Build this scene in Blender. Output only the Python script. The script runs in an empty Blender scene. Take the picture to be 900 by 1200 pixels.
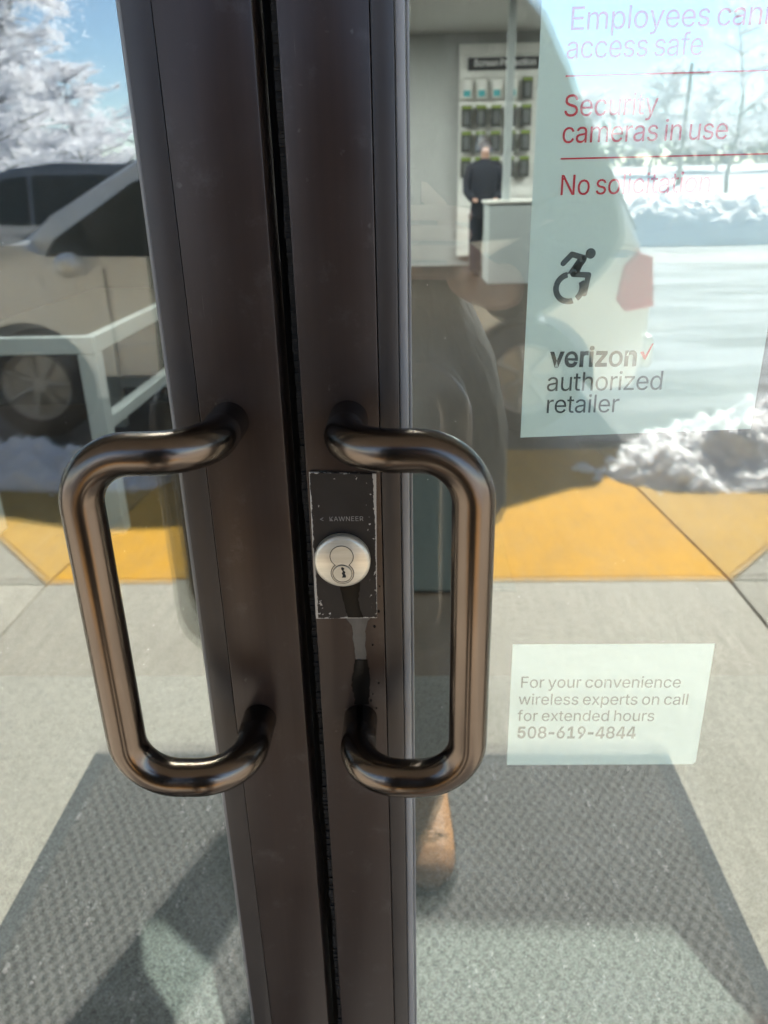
import bpy, bmesh, math, random
from mathutils import Vector, Matrix, noise
R = math.radians
PI = math.pi
sc = bpy.context.scene
COL = sc.collection
random.seed(7)

# ------------------------------------------------------------------ camera, light, exposure
cam_d = bpy.data.cameras.new("camera")
cam_d.sensor_fit = 'VERTICAL'
cam_d.sensor_height = 36.0
cam_d.lens = 901.0 / 1200.0 * 36.0
cam_d.clip_start = 0.01
cam_d.clip_end = 2000
cam_d.dof.use_dof = True
cam_d.dof.focus_distance = 0.47
cam_d.dof.aperture_fstop = 11
cam = bpy.data.objects.new("camera", cam_d)
COL.objects.link(cam)
sc.camera = cam
CAM_RIGHT = Vector((0.9994, 0.0286, -0.0216))
CAM_DOWN = Vector((-0.0088, -0.3903, -0.9206))
CAM_FWD = Vector((-0.0348, 0.9202, -0.3898)).normalized()
CAM_POS = Vector((0, -0.46, 1.30))
CAM_RIGHT = (CAM_RIGHT - CAM_FWD * CAM_RIGHT.dot(CAM_FWD)).normalized()
CAM_UP = CAM_RIGHT.cross(CAM_FWD)
cam.matrix_world = Matrix(((CAM_RIGHT.x, CAM_UP.x, -CAM_FWD.x, CAM_POS.x),
                           (CAM_RIGHT.y, CAM_UP.y, -CAM_FWD.y, CAM_POS.y),
                           (CAM_RIGHT.z, CAM_UP.z, -CAM_FWD.z, CAM_POS.z), (0, 0, 0, 1)))

SUN_EL, SUN_OFF = R(40), R(24.2)
world = bpy.data.worlds.new("World")
sc.world = world
world.use_nodes = True
wn = world.node_tree
bg = wn.nodes['Background']
sky = wn.nodes.new('ShaderNodeTexSky')
sky.sky_type = 'NISHITA'
sky.sun_disc = False
sky.dust_density = 0.0
sky.ozone_density = 3.0
sky.sun_elevation = SUN_EL
sky.sun_rotation = PI - SUN_OFF
wn.links.new(sky.outputs[0], bg.inputs[0])
bg.inputs[1].default_value = 0.065
sun_d = bpy.data.lights.new("sun", 'SUN')
sun_d.energy = 4.4
sun_d.angle = R(0.5)
sun_d.color = (1.0, 0.94, 0.85)
sun = bpy.data.objects.new("sun", sun_d)
COL.objects.link(sun)
to_sun = Vector((math.sin(SUN_OFF) * math.cos(SUN_EL), -math.cos(SUN_OFF) * math.cos(SUN_EL), math.sin(SUN_EL)))
sun.rotation_euler = to_sun.to_track_quat('Z', 'Y').to_euler()
sun.location = to_sun * 60

sc.view_settings.view_transform = 'Standard'
sc.view_settings.look = 'None'
sc.view_settings.gamma = 1
sc.view_settings.use_curve_mapping = False
sc.view_settings.exposure = 2.92
sc.render.engine = 'CYCLES'
cy = sc.cycles
cy.use_denoising = True
cy.denoiser = 'OPENIMAGEDENOISE'
cy.denoising_input_passes = 'RGB_ALBEDO_NORMAL'
cy.max_bounces = 10
cy.diffuse_bounces = 5
cy.glossy_bounces = 6
cy.transmission_bounces = 6
cy.transparent_max_bounces = 32
cy.caustics_reflective = False
cy.caustics_refractive = False
cy.sample_clamp_indirect = 6.0
cy.use_adaptive_sampling = False


# ------------------------------------------------------------------ material helpers
def mat(name, col=(.5, .5, .5), rough=.5, metal=0.0, spec=.5):
    m = bpy.data.materials.new(name)
    m.use_nodes = True
    b = m.node_tree.nodes['Principled BSDF']
    b.inputs['Base Color'].default_value = (*col, 1)
    b.inputs['Roughness'].default_value = rough
    b.inputs['Metallic'].default_value = metal
    b.inputs['Specular IOR Level'].default_value = spec
    return m


class NT:
    """small helper for node trees"""
    def __init__(s, m):
        s.t = m.node_tree
        s.b = s.t.nodes.get('Principled BSDF')
        s.tc = s.t.nodes.new('ShaderNodeTexCoord')

    def n(s, kind, **kw):
        x = s.t.nodes.new(kind)
        for k, v in kw.items():
            setattr(x, k, v)
        return x

    def l(s, a, b):
        s.t.links.new(a, b)

    def mapping(s, scale=(1, 1, 1), src='Object'):
        m = s.n('ShaderNodeMapping')
        m.inputs['Scale'].default_value = scale
        s.l(s.tc.outputs[src], m.inputs['Vector'])
        return m.outputs[0]

    def noise(s, scale, detail=4, rough=.6, vec=None):
        x = s.n('ShaderNodeTexNoise')
        x.inputs['Scale'].default_value = scale
        x.inputs['Detail'].default_value = detail
        x.inputs['Roughness'].default_value = rough
        s.l(vec if vec is not None else s.tc.outputs['Object'], x.inputs['Vector'])
        return x.outputs['Fac']

    def ramp(s, fac, stops):
        r = s.n('ShaderNodeValToRGB')
        e = r.color_ramp.elements
        while len(e) < len(stops):
            e.new(.5)
        for i, (p, c) in enumerate(stops):
            e[i].position = p
            e[i].color = (*c, 1) if not isinstance(c, (int, float)) else (c, c, c, 1)
        s.l(fac, r.inputs[0])
        return r.outputs[0]

    def math(s, op, a, b=None, c=None):
        m = s.n('ShaderNodeMath', operation=op)
        for i, v in enumerate((a, b, c)):
            if v is None:
                continue
            if isinstance(v, (int, float)):
                m.inputs[i].default_value = v
            else:
                s.l(v, m.inputs[i])
        return m.outputs[0]

    def mix(s, f, a, b):
        m = s.n('ShaderNodeMix', data_type='RGBA')
        for i, v in ((0, f), (6, a), (7, b)):
            if isinstance(v, (int, float)):
                m.inputs[i].default_value = v
            elif isinstance(v, tuple):
                m.inputs[i].default_value = (*v, 1)
            else:
                s.l(v, m.inputs[i])
        return m.outputs[2]

    def bump(s, h, strength=.3, dist=.01):
        b = s.n('ShaderNodeBump')
        b.inputs['Strength'].default_value = strength
        b.inputs['Distance'].default_value = dist
        s.l(h, b.inputs['Height'])
        s.l(b.outputs[0], s.b.inputs['Normal'])

    def xyz(s, src='Object'):
        x = s.n('ShaderNodeSeparateXYZ')
        s.l(s.tc.outputs[src], x.inputs[0])
        return x.outputs


def noisy(name, c0, c1, scale, rough=.7, detail=5, bump=0, dist=.01, stretch=(1, 1, 1), metal=0, lo=.3, hi=.7, spec=.5):
    m = mat(name, c0, rough, metal, spec)
    t = NT(m)
    v = t.mapping(stretch)
    f = t.noise(scale, detail, .62, v)
    t.l(t.ramp(f, [(lo, c0), (hi, c1)]), t.b.inputs['Base Color'])
    if bump:
        t.bump(f, bump, dist)
    return m


# ------------------------------------------------------------------ mesh helpers
class MB:
    def __init__(s):
        s.bm = bmesh.new()

    def box(s, x0, x1, y0, y1, z0, z1, bevel=0, seg=2):
        vs = [s.bm.verts.new((x, y, z)) for x in (x0, x1) for y in (y0, y1) for z in (z0, z1)]
        f = [(0, 1, 3, 2), (4, 6, 7, 5), (0, 4, 5, 1), (2, 3, 7, 6), (0, 2, 6, 4), (1, 5, 7, 3)]
        fs = [s.bm.faces.new([vs[i] for i in q]) for q in f]
        if bevel:
            es = list({e for q in fs for e in q.edges})
            bmesh.ops.bevel(s.bm, geom=es, offset=bevel, segments=seg, affect='EDGES', profile=.5)
        return s

    def prism(s, pts, axis, a, b, bevel=0, seg=2):
        """pts polygon in the two remaining axes (in xyz order), extruded along axis from a to b"""
        def mk(p, h):
            if axis == 'x':
                return (h, p[0], p[1])
            if axis == 'y':
                return (p[0], h, p[1])
            return (p[0], p[1], h)
        va = [s.bm.verts.new(mk(p, a)) for p in pts]
        vb = [s.bm.verts.new(mk(p, b)) for p in pts]
        n = len(pts)
        fs = [s.bm.faces.new(va), s.bm.faces.new(vb[::-1])]
        for i in range(n):
            fs.append(s.bm.faces.new((va[i], vb[i], vb[(i + 1) % n], va[(i + 1) % n])))
        if bevel:
            es = list(fs[0].edges) + list(fs[1].edges)
            bmesh.ops.bevel(s.bm, geom=es, offset=bevel, segments=seg, affect='EDGES', profile=.5)
        return s

    def tube(s, pts, rad, n=12, cap=True):
        pts = [Vector(p) for p in pts]
        if isinstance(rad, (int, float)):
            rad = [rad] * len(pts)
        t0 = (pts[1] - pts[0]).normalized()
        up = Vector((0, 0, 1)) if abs(t0.z) < .9 else Vector((1, 0, 0))
        u = t0.cross(up).normalized()
        rings = []
        for i, p in enumerate(pts):
            a = pts[max(i - 1, 0)]
            b = pts[min(i + 1, len(pts) - 1)]
            t = (b - a).normalized()
            u = (u - t * u.dot(t)).normalized()
            w = t.cross(u)
            rings.append([s.bm.verts.new(p + (u * math.cos(2 * PI * k / n) + w * math.sin(2 * PI * k / n)) * rad[i]) for k in range(n)])
        for r0, r1 in zip(rings, rings[1:]):
            for k in range(n):
                s.bm.faces.new((r0[k], r0[(k + 1) % n], r1[(k + 1) % n], r1[k]))
        if cap:
            s.bm.faces.new(rings[0][::-1])
            s.bm.faces.new(rings[-1])
        return s

    def lathe(s, prof, origin, axis, n=40):
        """prof: (radius, offset along axis)"""
        o = Vector(origin)
        ax = Vector(axis).normalized()
        u = ax.orthogonal().normalized()
        w = ax.cross(u)
        rings = []
        for r, h in prof:
            if r < 1e-6:
                rings.append([s.bm.verts.new(o + ax * h)])
            else:
                rings.append([s.bm.verts.new(o + ax * h + (u * math.cos(2 * PI * k / n) + w * math.sin(2 * PI * k / n)) * r) for k in range(n)])
        for a, b in zip(rings, rings[1:]):
            for k in range(n):
                k1 = (k + 1) % n
                if len(a) == 1:
                    s.bm.faces.new((a[0], b[k1], b[k]))
                elif len(b) == 1:
                    s.bm.faces.new((a[k], a[k1], b[0]))
                else:
                    s.bm.faces.new((a[k], a[k1], b[k1], b[k]))
        return s

    def blob(s, c, r, sub=2, rough=0.0, squash=(1, 1, 1), seed=0):
        q = bmesh.ops.create_icosphere(s.bm, subdivisions=sub, radius=1)
        for v in q['verts']:
            k = 1 + rough * noise.noise(v.co * 1.7 + Vector((seed, seed * .37, 0)))
            v.co = Vector(c) + Vector((v.co.x * squash[0], v.co.y * squash[1], v.co.z * squash[2])) * r * k
        return s

    def build(s, name, m, parent=None, smooth=False, recalc=True):
        if recalc:
            bmesh.ops.recalc_face_normals(s.bm, faces=s.bm.faces)
        me = bpy.data.meshes.new(name)
        s.bm.to_mesh(me)
        s.bm.free()
        me.materials.append(m)
        if smooth:
            me.shade_smooth() if smooth is True else me.set_sharp_from_angle(angle=R(smooth))
            for p in me.polygons:
                p.use_smooth = True
        o = bpy.data.objects.new(name, me)
        COL.objects.link(o)
        if parent:
            o.parent = parent
        return o


def tag(o, label=None, cat=None, group=None, kind=None):
    for k, v in (('label', label), ('category', cat), ('group', group), ('kind', kind)):
        if v:
            o[k] = v
    return o


def thing(name, label, cat, loc=(0, 0, 0), rz=0, group=None):
    o = bpy.data.objects.new(name, None)
    COL.objects.link(o)
    o.location = loc
    o.rotation_euler.z = rz
    o.empty_display_size = .1
    return tag(o, label, cat, group)


def dup(root, loc, rz=0, scale=None, label=None, group=None):
    r = root.copy()
    COL.objects.link(r)
    r.location = loc
    r.rotation_euler.z = rz
    if scale:
        r.scale = scale
    tag(r, label, None, group)
    for ch in list(root.children):
        c = ch.copy()
        COL.objects.link(c)
        c.parent = r
        for g in list(ch.children):
            d = g.copy()
            COL.objects.link(d)
            d.parent = c
    return r


def fillet(pts, r, seg=10):
    """round the corners of a polyline"""
    pts = [Vector(p) for p in pts]
    out = [pts[0]]
    for a, b, c in zip(pts, pts[1:], pts[2:]):
        d0 = (a - b).normalized()
        d1 = (c - b).normalized()
        ang = d0.angle(d1)
        t = r / math.tan(ang / 2)
        cen = b + (d0 + d1).normalized() * (r / math.sin(ang / 2))
        p0 = b + d0 * t - cen
        p1 = b + d1 * t - cen
        for i in range(seg + 1):
            w = p0.angle(p1)
            k = i / seg
            out.append(cen + (p0 * math.sin((1 - k) * w) + p1 * math.sin(k * w)) / math.sin(w))
    out.append(pts[-1])
    return out


# lettering: outlines of a plain grotesque, in 1/500 em
GLYPHS = {
 'r-': '227|168,122 168,94 57,94 57,122',
 'r0': '227|113,-3 100,-2 87,0 76,5 65,12 56,21 47,31 40,43 34,57 30,72 27,89 25,107 24,127 25,147 27,165 30,182 35,197 40,211 48,223 56,234 65,242 76,249 87,254 100,257 113,258 127,257 139,254 151,249 161,242 171,234 179,223 186,211 192,197 197,182 200,165 202,147 203,127 202,107 200,89 197,72 192,57 186,43 179,31 171,21 162,12 151,5 140,0 127,-2|113,25 122,26 131,28 138,32 145,37 151,44 157,52 161,61 165,72 168,84 170,97 171,111 172,127 171,143 170,157 168,170 165,182 161,193 157,203 151,211 145,218 138,223 131,227 122,229 113,230 104,229 96,227 88,223 82,218 75,211 70,203 65,193 62,182 59,170 56,157 55,143 55,127 55,111 56,97 59,84 62,72 65,61 70,52 75,44 82,37 88,32 96,28 104,26',
 'r1': '227|38,0 38,27 195,27 195,0|138,254 138,0 106,0 106,224 105,224 43,179 43,213 99,254',
 'r4': '227|20,53 20,79 123,254 155,254 54,83 54,81 207,81 207,53|141,0 141,61 141,73 141,159 171,159 171,0',
 'r5': '227|111,-3 100,-3 89,-1 79,2 70,6 61,10 54,16 47,23 41,30 37,38 33,47 31,56 30,65 61,65 62,60 64,54 66,49 69,44 73,40 77,36 81,33 87,30 92,28 98,26 104,25 111,25 118,25 125,27 132,29 138,32 144,36 149,41 153,46 157,52 160,59 162,66 163,73 164,81 163,89 162,97 160,104 157,111 153,117 148,122 143,127 137,131 131,134 124,137 117,138 109,138 103,138 96,137 90,136 84,134 78,132 73,129 68,126 64,123 34,126 48,254 183,254 183,226 75,226 67,151 68,151 73,154 77,157 83,160 89,162 95,164 101,166 108,167 115,167 123,166 131,165 139,163 147,160 154,157 161,153 167,148 172,143 178,137 182,130 186,123 189,116 192,108 194,99 195,91 195,82 195,70 193,58 189,48 184,38 178,29 171,21 163,14 154,8 144,3 134,-1 123,-3',
 'r6': '227|113,-3 102,-3 91,-1 81,3 71,7 62,13 55,20 48,28 42,37 38,47 34,58 32,69 32,81 32,90 34,100 36,109 40,119 45,130 51,142 59,156 69,170 126,254 161,254 75,131 73,131 75,134 77,137 80,141 83,144 86,147 90,149 94,152 98,153 102,155 107,156 112,157 117,157 129,156 139,155 149,152 158,147 166,142 173,136 179,128 185,120 189,111 192,101 194,90 194,79 194,67 192,56 188,46 184,36 178,28 171,20 164,13 155,7 146,3 135,-1 125,-3|113,24 120,25 127,26 133,28 139,31 145,35 149,40 154,45 157,51 160,57 162,64 163,71 164,79 163,86 162,94 160,100 157,107 154,112 149,118 145,122 139,126 133,129 127,131 120,132 113,133 106,132 99,131 93,129 87,126 81,122 77,118 73,113 69,107 66,101 64,94 63,87 62,79 63,71 64,64 66,57 69,51 73,45 77,40 81,35 87,31 93,28 99,26 106,25',
 'r8': '227|113,-3 101,-3 89,-1 78,2 68,6 58,11 50,17 43,23 37,31 32,39 29,48 27,58 26,68 26,76 28,83 30,91 33,98 36,104 40,110 45,116 51,121 56,125 63,128 69,131 76,132 76,133 67,136 59,141 52,147 46,154 41,162 38,171 36,180 35,190 36,200 38,209 41,217 45,225 51,232 57,239 65,244 73,249 82,253 92,256 102,257 113,258 124,257 134,256 144,253 153,249 161,244 169,239 175,232 181,225 185,217 188,209 190,200 191,190 190,180 188,171 185,162 180,154 174,147 167,141 159,137 150,133 150,132 157,131 164,128 170,125 176,121 181,116 186,110 190,104 194,98 197,91 199,83 200,76 200,68 200,58 198,48 194,39 189,31 183,23 176,17 168,11 158,6 148,2 137,-1 126,-3|113,25 121,25 129,26 136,28 142,30 148,33 153,37 158,41 161,46 164,51 167,57 168,63 168,69 168,76 167,83 164,89 161,94 157,99 153,104 147,108 141,111 135,114 128,116 121,117 113,118 105,117 98,116 91,114 85,111 79,108 73,104 69,99 65,94 62,89 59,83 58,76 58,69 58,63 59,57 61,51 64,46 68,41 73,37 78,33 84,30 90,28 97,26 105,25|113,145 120,145 126,146 132,148 137,150 142,153 146,157 150,161 154,165 156,170 158,176 159,182 160,188 159,194 158,200 156,205 154,210 151,215 147,218 142,222 138,225 132,227 126,229 120,230 113,230 106,230 100,229 94,227 89,225 84,222 79,218 76,215 72,210 70,205 68,200 67,194 66,188 67,182 68,176 70,170 72,165 76,161 79,157 84,153 89,150 94,148 100,146 107,145',
 'r9': '227|113,258 125,257 135,255 146,252 155,247 164,241 171,234 178,226 184,217 189,207 192,197 194,185 194,173 194,164 192,155 190,145 186,135 181,124 175,112 167,99 158,84 100,0 65,0 151,124 154,124 152,120 149,117 147,114 144,111 140,108 137,105 133,103 128,101 124,99 119,98 114,98 109,97 98,98 87,100 78,103 69,107 60,112 53,119 47,126 41,134 37,144 34,154 32,164 32,176 32,187 34,198 38,209 42,218 48,227 55,235 63,241 71,247 81,252 91,255 102,257|113,230 106,230 99,228 93,226 87,223 82,219 77,215 73,209 69,204 66,197 64,191 63,183 63,176 63,168 64,161 66,154 69,148 73,142 77,137 82,132 87,129 93,126 99,123 106,122 113,122 120,122 127,123 133,126 139,129 145,132 149,137 154,142 157,147 160,154 162,160 163,168 164,175 163,183 162,190 160,197 157,204 154,209 150,215 145,219 139,223 133,226 127,228 120,230',
 'r<': '227|33,89 33,110 194,192 194,158 71,100 72,102 72,97 71,99 194,40 194,8',
 'rA': '240|8,0 101,254 138,254 231,0 198,0 144,151 141,159 138,167 135,176 132,186 129,197 125,210 121,224 116,239 123,239 118,224 114,209 110,197 106,185 103,175 100,166 98,158 95,151 43,0|55,71 55,99 185,99 185,71',
 'rE': '209|30,0 30,254 186,254 186,226 62,226 62,143 178,143 178,114 62,114 62,29 188,29 188,0',
 'rF': '205|30,0 30,254 185,254 185,226 62,226 62,139 173,139 173,111 62,111 62,0',
 'rK': '233|52,73 52,108 57,114 61,119 65,125 70,131 74,136 78,141 83,146 87,152 92,157 96,162 101,167 106,172 182,254 224,254 116,138 114,138|30,0 30,254 62,254 62,167 62,112 62,97 62,0|186,0 94,130 114,155 224,0',
 'rN': '262|30,0 30,254 68,254 172,91 174,88 176,84 179,80 181,75 184,70 187,65 190,59 194,53 197,47 200,41 204,34 207,27 202,27 202,34 201,41 201,47 200,54 200,61 200,67 200,73 200,79 199,97 199,254 232,254 232,0 193,0 101,145 89,165 85,171 82,177 78,183 74,191 54,226 60,227 61,192 62,164 62,145 62,0',
 'rP': '222|30,0 30,254 118,254 132,254 144,252 156,248 166,244 175,238 183,231 190,223 195,215 199,205 202,195 204,185 204,174 204,163 202,152 199,142 195,133 190,124 183,116 175,109 166,104 156,99 144,96 132,94 118,93 55,93 55,121 116,121 126,122 134,123 142,125 149,128 154,132 159,136 163,141 167,147 169,153 171,160 172,166 172,174 172,181 171,188 169,195 167,201 163,206 159,211 154,216 148,219 142,222 134,224 126,226 116,226 62,226 62,0',
 'rR': '224|30,0 30,254 118,254 132,254 145,252 156,249 167,244 176,239 183,232 190,225 195,217 199,207 202,198 204,187 205,176 204,165 202,154 199,145 195,136 190,127 183,120 175,114 166,109 156,104 145,101 132,99 118,99 48,99 48,128 117,128 126,128 135,129 142,131 149,133 155,137 160,141 164,145 167,150 169,156 171,162 172,169 173,176 172,183 171,190 169,197 167,202 164,208 159,212 155,216 149,220 142,223 134,224 126,226 116,226 62,226 62,0|177,0 115,115 151,115 214,0',
 'rS': '223|112,-4 98,-4 86,-2 74,1 64,5 54,10 46,15 38,22 32,30 27,39 23,48 20,58 19,68 52,68 53,61 55,55 58,49 62,44 66,39 71,35 77,32 83,29 90,27 97,26 104,25 112,25 120,25 128,26 136,28 143,30 149,33 155,37 160,41 165,46 168,51 171,57 172,63 173,70 172,75 171,81 169,85 166,89 162,93 158,96 153,100 148,102 142,105 136,107 129,109 122,111 92,120 77,124 64,130 53,137 43,145 36,153 30,163 27,174 26,186 27,197 29,206 32,215 37,224 44,231 51,238 59,244 69,249 79,253 90,256 101,257 114,258 126,257 137,256 148,253 158,249 167,244 175,238 182,232 189,224 193,216 197,208 199,199 200,189 169,189 167,198 163,206 158,213 151,219 143,223 134,227 124,229 112,229 105,229 97,228 90,226 84,224 78,221 73,218 68,214 64,209 61,204 59,199 58,194 58,188 58,182 60,176 62,171 65,167 70,163 74,160 79,157 85,154 90,152 96,150 101,148 106,147 132,140 138,138 144,136 150,134 156,132 162,129 168,126 174,123 179,119 185,115 189,110 194,105 197,99 200,92 202,85 204,78 204,69 203,59 201,50 198,40 193,32 187,24 180,17 171,11 162,5 151,1 139,-2 126,-4',
 'rW': '343|78,0 8,254 41,254 82,98 83,92 85,85 86,79 88,73 93,47 95,40 96,33 97,27 98,20 95,20 96,27 97,33 99,40 100,47 101,53 103,60 104,66 106,73 112,98 153,254 190,254 231,98 232,92 234,85 236,79 237,73 243,47 245,40 246,33 247,27 249,20 244,20 245,27 247,33 248,40 249,47 251,53 252,60 254,66 255,73 261,98 302,254 335,254 265,0 228,0 184,161 182,170 180,178 178,187 176,196 174,205 172,215 170,226 168,237 175,237 173,227 171,216 169,207 167,197 166,188 164,179 161,170 159,161 115,0',
 'ra': '195|80,-4 71,-4 63,-3 55,0 47,2 40,6 34,11 29,16 24,22 20,29 17,37 16,45 15,54 16,62 17,69 19,75 22,80 25,85 29,90 34,93 39,97 44,99 50,102 56,104 63,105 69,107 76,108 82,109 89,110 117,113 122,114 126,115 130,116 133,117 135,119 136,121 137,124 138,127 138,128 137,134 137,139 135,144 133,148 131,152 128,156 124,159 120,161 115,163 110,164 104,165 98,165 91,165 85,164 80,163 75,161 70,159 66,156 62,153 59,150 56,147 54,144 52,140 50,137 20,146 24,154 29,161 34,167 39,173 46,178 52,182 59,185 66,188 74,190 82,191 89,192 97,192 102,192 108,192 113,191 119,190 126,188 131,186 137,183 143,180 148,176 153,172 157,166 161,160 164,153 167,145 168,136 168,126 168,0 138,0 138,26 136,26 134,23 132,19 129,16 126,12 122,9 118,6 113,3 108,1 102,-2 95,-3 88,-4|85,23 93,23 101,24 108,26 114,29 119,33 124,37 128,42 132,47 134,52 136,57 137,63 138,69 138,95 137,94 135,93 133,92 130,91 127,90 123,89 120,89 116,88 100,86 88,84 82,83 77,82 72,81 67,79 63,77 58,75 55,73 52,70 49,66 47,62 46,58 46,52 46,48 47,43 49,40 51,36 54,33 57,30 61,28 65,26 69,25 74,24 80,23',
 'rc': '198|104,-4 91,-3 79,-1 69,3 58,8 49,15 41,23 34,32 28,43 23,54 20,66 18,80 17,94 18,108 20,122 23,134 28,146 34,156 41,165 49,173 58,180 69,185 79,189 91,191 104,192 111,192 117,191 124,190 130,189 136,187 142,184 147,181 153,178 157,174 162,170 166,166 170,161 173,156 176,150 179,145 181,138 151,131 150,135 149,138 147,141 145,145 143,148 141,150 138,153 135,155 132,158 128,159 125,161 121,162 117,164 113,164 108,165 104,165 95,164 86,162 79,159 73,155 67,150 62,144 58,137 54,129 52,121 50,112 49,103 48,94 49,84 50,75 52,67 54,59 58,51 62,44 67,38 73,33 79,29 86,26 95,24 104,23 108,23 113,24 117,25 121,26 125,27 129,29 132,31 135,33 138,35 141,38 144,41 146,44 148,48 149,51 151,55 152,59 181,51 179,45 177,39 174,33 171,28 167,23 163,19 158,14 153,11 148,7 142,4 136,2 130,0 124,-2 117,-3 111,-4',
 'rd': '212|98,-4 86,-3 75,-1 65,3 56,8 47,15 40,23 33,32 27,42 23,54 20,66 18,80 17,94 18,109 20,122 23,135 27,146 33,157 40,166 47,174 56,180 65,185 75,189 86,191 98,192 106,192 114,191 121,189 126,186 132,183 136,180 140,177 144,173 147,169 149,166 151,163 153,160 155,160 155,254 186,254 186,0 156,0 156,29 153,29 151,26 149,23 146,19 143,16 140,12 136,8 131,5 126,2 120,-1 114,-3 106,-4|102,23 111,24 118,26 125,28 132,32 137,37 142,43 146,50 150,58 152,66 154,75 155,84 156,95 155,105 154,114 152,123 150,131 146,139 142,145 137,151 132,156 125,160 118,163 111,164 102,165 94,164 86,163 79,160 72,156 67,151 62,145 58,138 54,131 52,122 50,114 49,104 48,95 49,85 50,75 52,67 54,58 58,51 62,44 67,38 73,33 79,29 86,26 94,24',
 're': '202|106,-4 93,-3 80,-1 69,3 58,8 49,15 41,23 34,32 28,42 23,54 20,66 18,79 17,93 18,108 20,121 23,133 28,145 33,155 40,165 48,173 58,180 68,185 78,189 90,191 103,192 110,192 118,191 125,189 133,187 140,184 147,180 153,176 160,170 165,164 170,157 175,150 179,141 182,131 184,121 185,109 186,97 186,85 37,85 37,110 169,110 155,101 154,110 153,119 151,127 149,134 146,141 141,147 137,152 131,157 125,160 118,163 111,165 103,165 94,165 87,163 80,160 73,157 67,152 62,147 58,141 54,135 52,128 50,121 48,113 48,105 48,89 48,79 50,69 52,61 55,53 59,46 64,40 69,35 76,31 82,27 90,25 98,24 106,23 112,23 117,24 122,25 127,26 131,28 135,31 139,33 143,36 146,40 149,44 151,48 153,53 182,45 180,38 177,32 172,25 168,20 162,14 156,10 149,6 141,2 133,-1 125,-3 116,-4',
 'rf': '127|114,190 114,164 3,164 3,190|40,0 40,216 41,224 42,231 45,237 48,243 52,248 57,252 62,256 68,259 74,262 80,264 87,265 94,265 99,265 103,265 107,264 111,263 114,263 117,262 120,261 121,260 114,234 107,236 105,236 103,237 100,237 97,237 91,237 85,235 81,233 77,230 74,226 72,221 71,216 71,209 71,0',
 'rh': '205|57,113 57,0 26,0 26,254 57,254 57,144 51,144 56,156 62,166 68,175 76,181 84,186 94,189 103,192 114,192 123,192 132,190 140,188 148,184 154,180 161,174 166,168 170,160 174,152 177,142 178,132 179,120 179,0 148,0 148,118 147,128 145,137 142,145 136,152 130,158 123,161 114,164 105,165 98,164 92,163 86,161 80,159 75,155 71,151 67,147 63,141 60,135 58,129 57,121',
 'ri': '83|26,0 26,190 57,190 57,0|42,221 38,222 34,223 30,225 27,227 24,230 22,234 21,238 21,242 21,246 22,249 24,253 27,256 30,259 34,260 38,261 42,262 46,261 50,260 54,259 57,256 60,253 62,249 63,246 63,242 63,238 62,234 60,230 57,227 54,225 50,223 46,222',
 'rl': '95|70,-1 59,0 50,2 43,5 37,10 32,16 29,24 27,32 26,42 26,254 57,254 57,49 57,43 58,38 59,34 60,31 62,29 65,27 69,26 73,26 80,26 85,27 90,1 81,0 78,-1 75,-1 72,-1',
 'rm': '305|26,0 26,190 56,190 56,148 54,148 56,155 59,162 62,168 66,173 71,178 75,182 81,185 86,188 92,190 98,192 104,193 110,193 120,192 129,190 137,186 144,180 150,174 154,166 158,157 160,147 156,147 158,154 161,160 164,166 169,172 173,176 178,181 184,184 190,187 197,190 204,192 211,193 218,193 226,193 234,191 242,189 249,186 255,182 261,177 266,171 270,164 274,156 276,148 278,138 278,128 278,0 248,0 248,127 247,136 245,145 241,151 236,156 230,160 224,163 217,165 209,165 203,165 197,164 192,162 187,160 183,157 179,153 175,150 173,145 170,140 169,135 168,129 168,124 168,0 137,0 137,130 136,137 134,144 131,150 126,156 121,160 115,163 107,165 100,165 94,165 89,164 84,162 79,160 74,157 70,154 66,149 63,145 60,139 58,133 57,126 57,119 57,0',
 'rn': '205|57,113 57,0 26,0 26,190 56,190 56,144 51,144 56,156 62,166 68,175 76,181 84,186 94,189 103,192 114,192 123,192 132,190 140,188 147,184 154,180 160,174 166,168 170,160 174,152 176,142 178,132 179,120 179,0 148,0 148,118 147,128 145,137 142,145 136,152 130,158 123,161 114,164 105,165 98,164 92,163 86,161 80,159 75,155 71,151 67,147 63,141 60,135 58,129 57,121',
 'ro': '208|104,-4 91,-3 79,-1 69,3 58,8 49,15 41,23 34,32 28,43 23,54 20,66 18,80 17,94 18,108 20,122 23,134 28,146 34,156 41,165 49,173 58,180 69,185 79,189 91,191 104,192 116,191 128,189 139,185 149,180 159,173 167,165 174,156 180,146 184,134 188,122 190,108 191,94 190,80 188,66 184,54 180,43 174,32 167,23 159,15 149,8 139,3 128,-1 116,-3|104,23 113,24 121,26 129,29 135,33 141,38 146,44 150,51 154,59 156,67 158,75 159,84 160,94 159,103 158,112 156,121 154,129 150,137 146,144 141,150 135,155 129,159 121,162 113,164 104,165 95,164 86,162 79,159 73,155 67,150 62,144 58,137 54,129 52,121 50,112 49,103 48,94 49,84 50,75 52,67 54,59 58,51 62,44 67,38 73,33 79,29 86,26 95,24',
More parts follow.
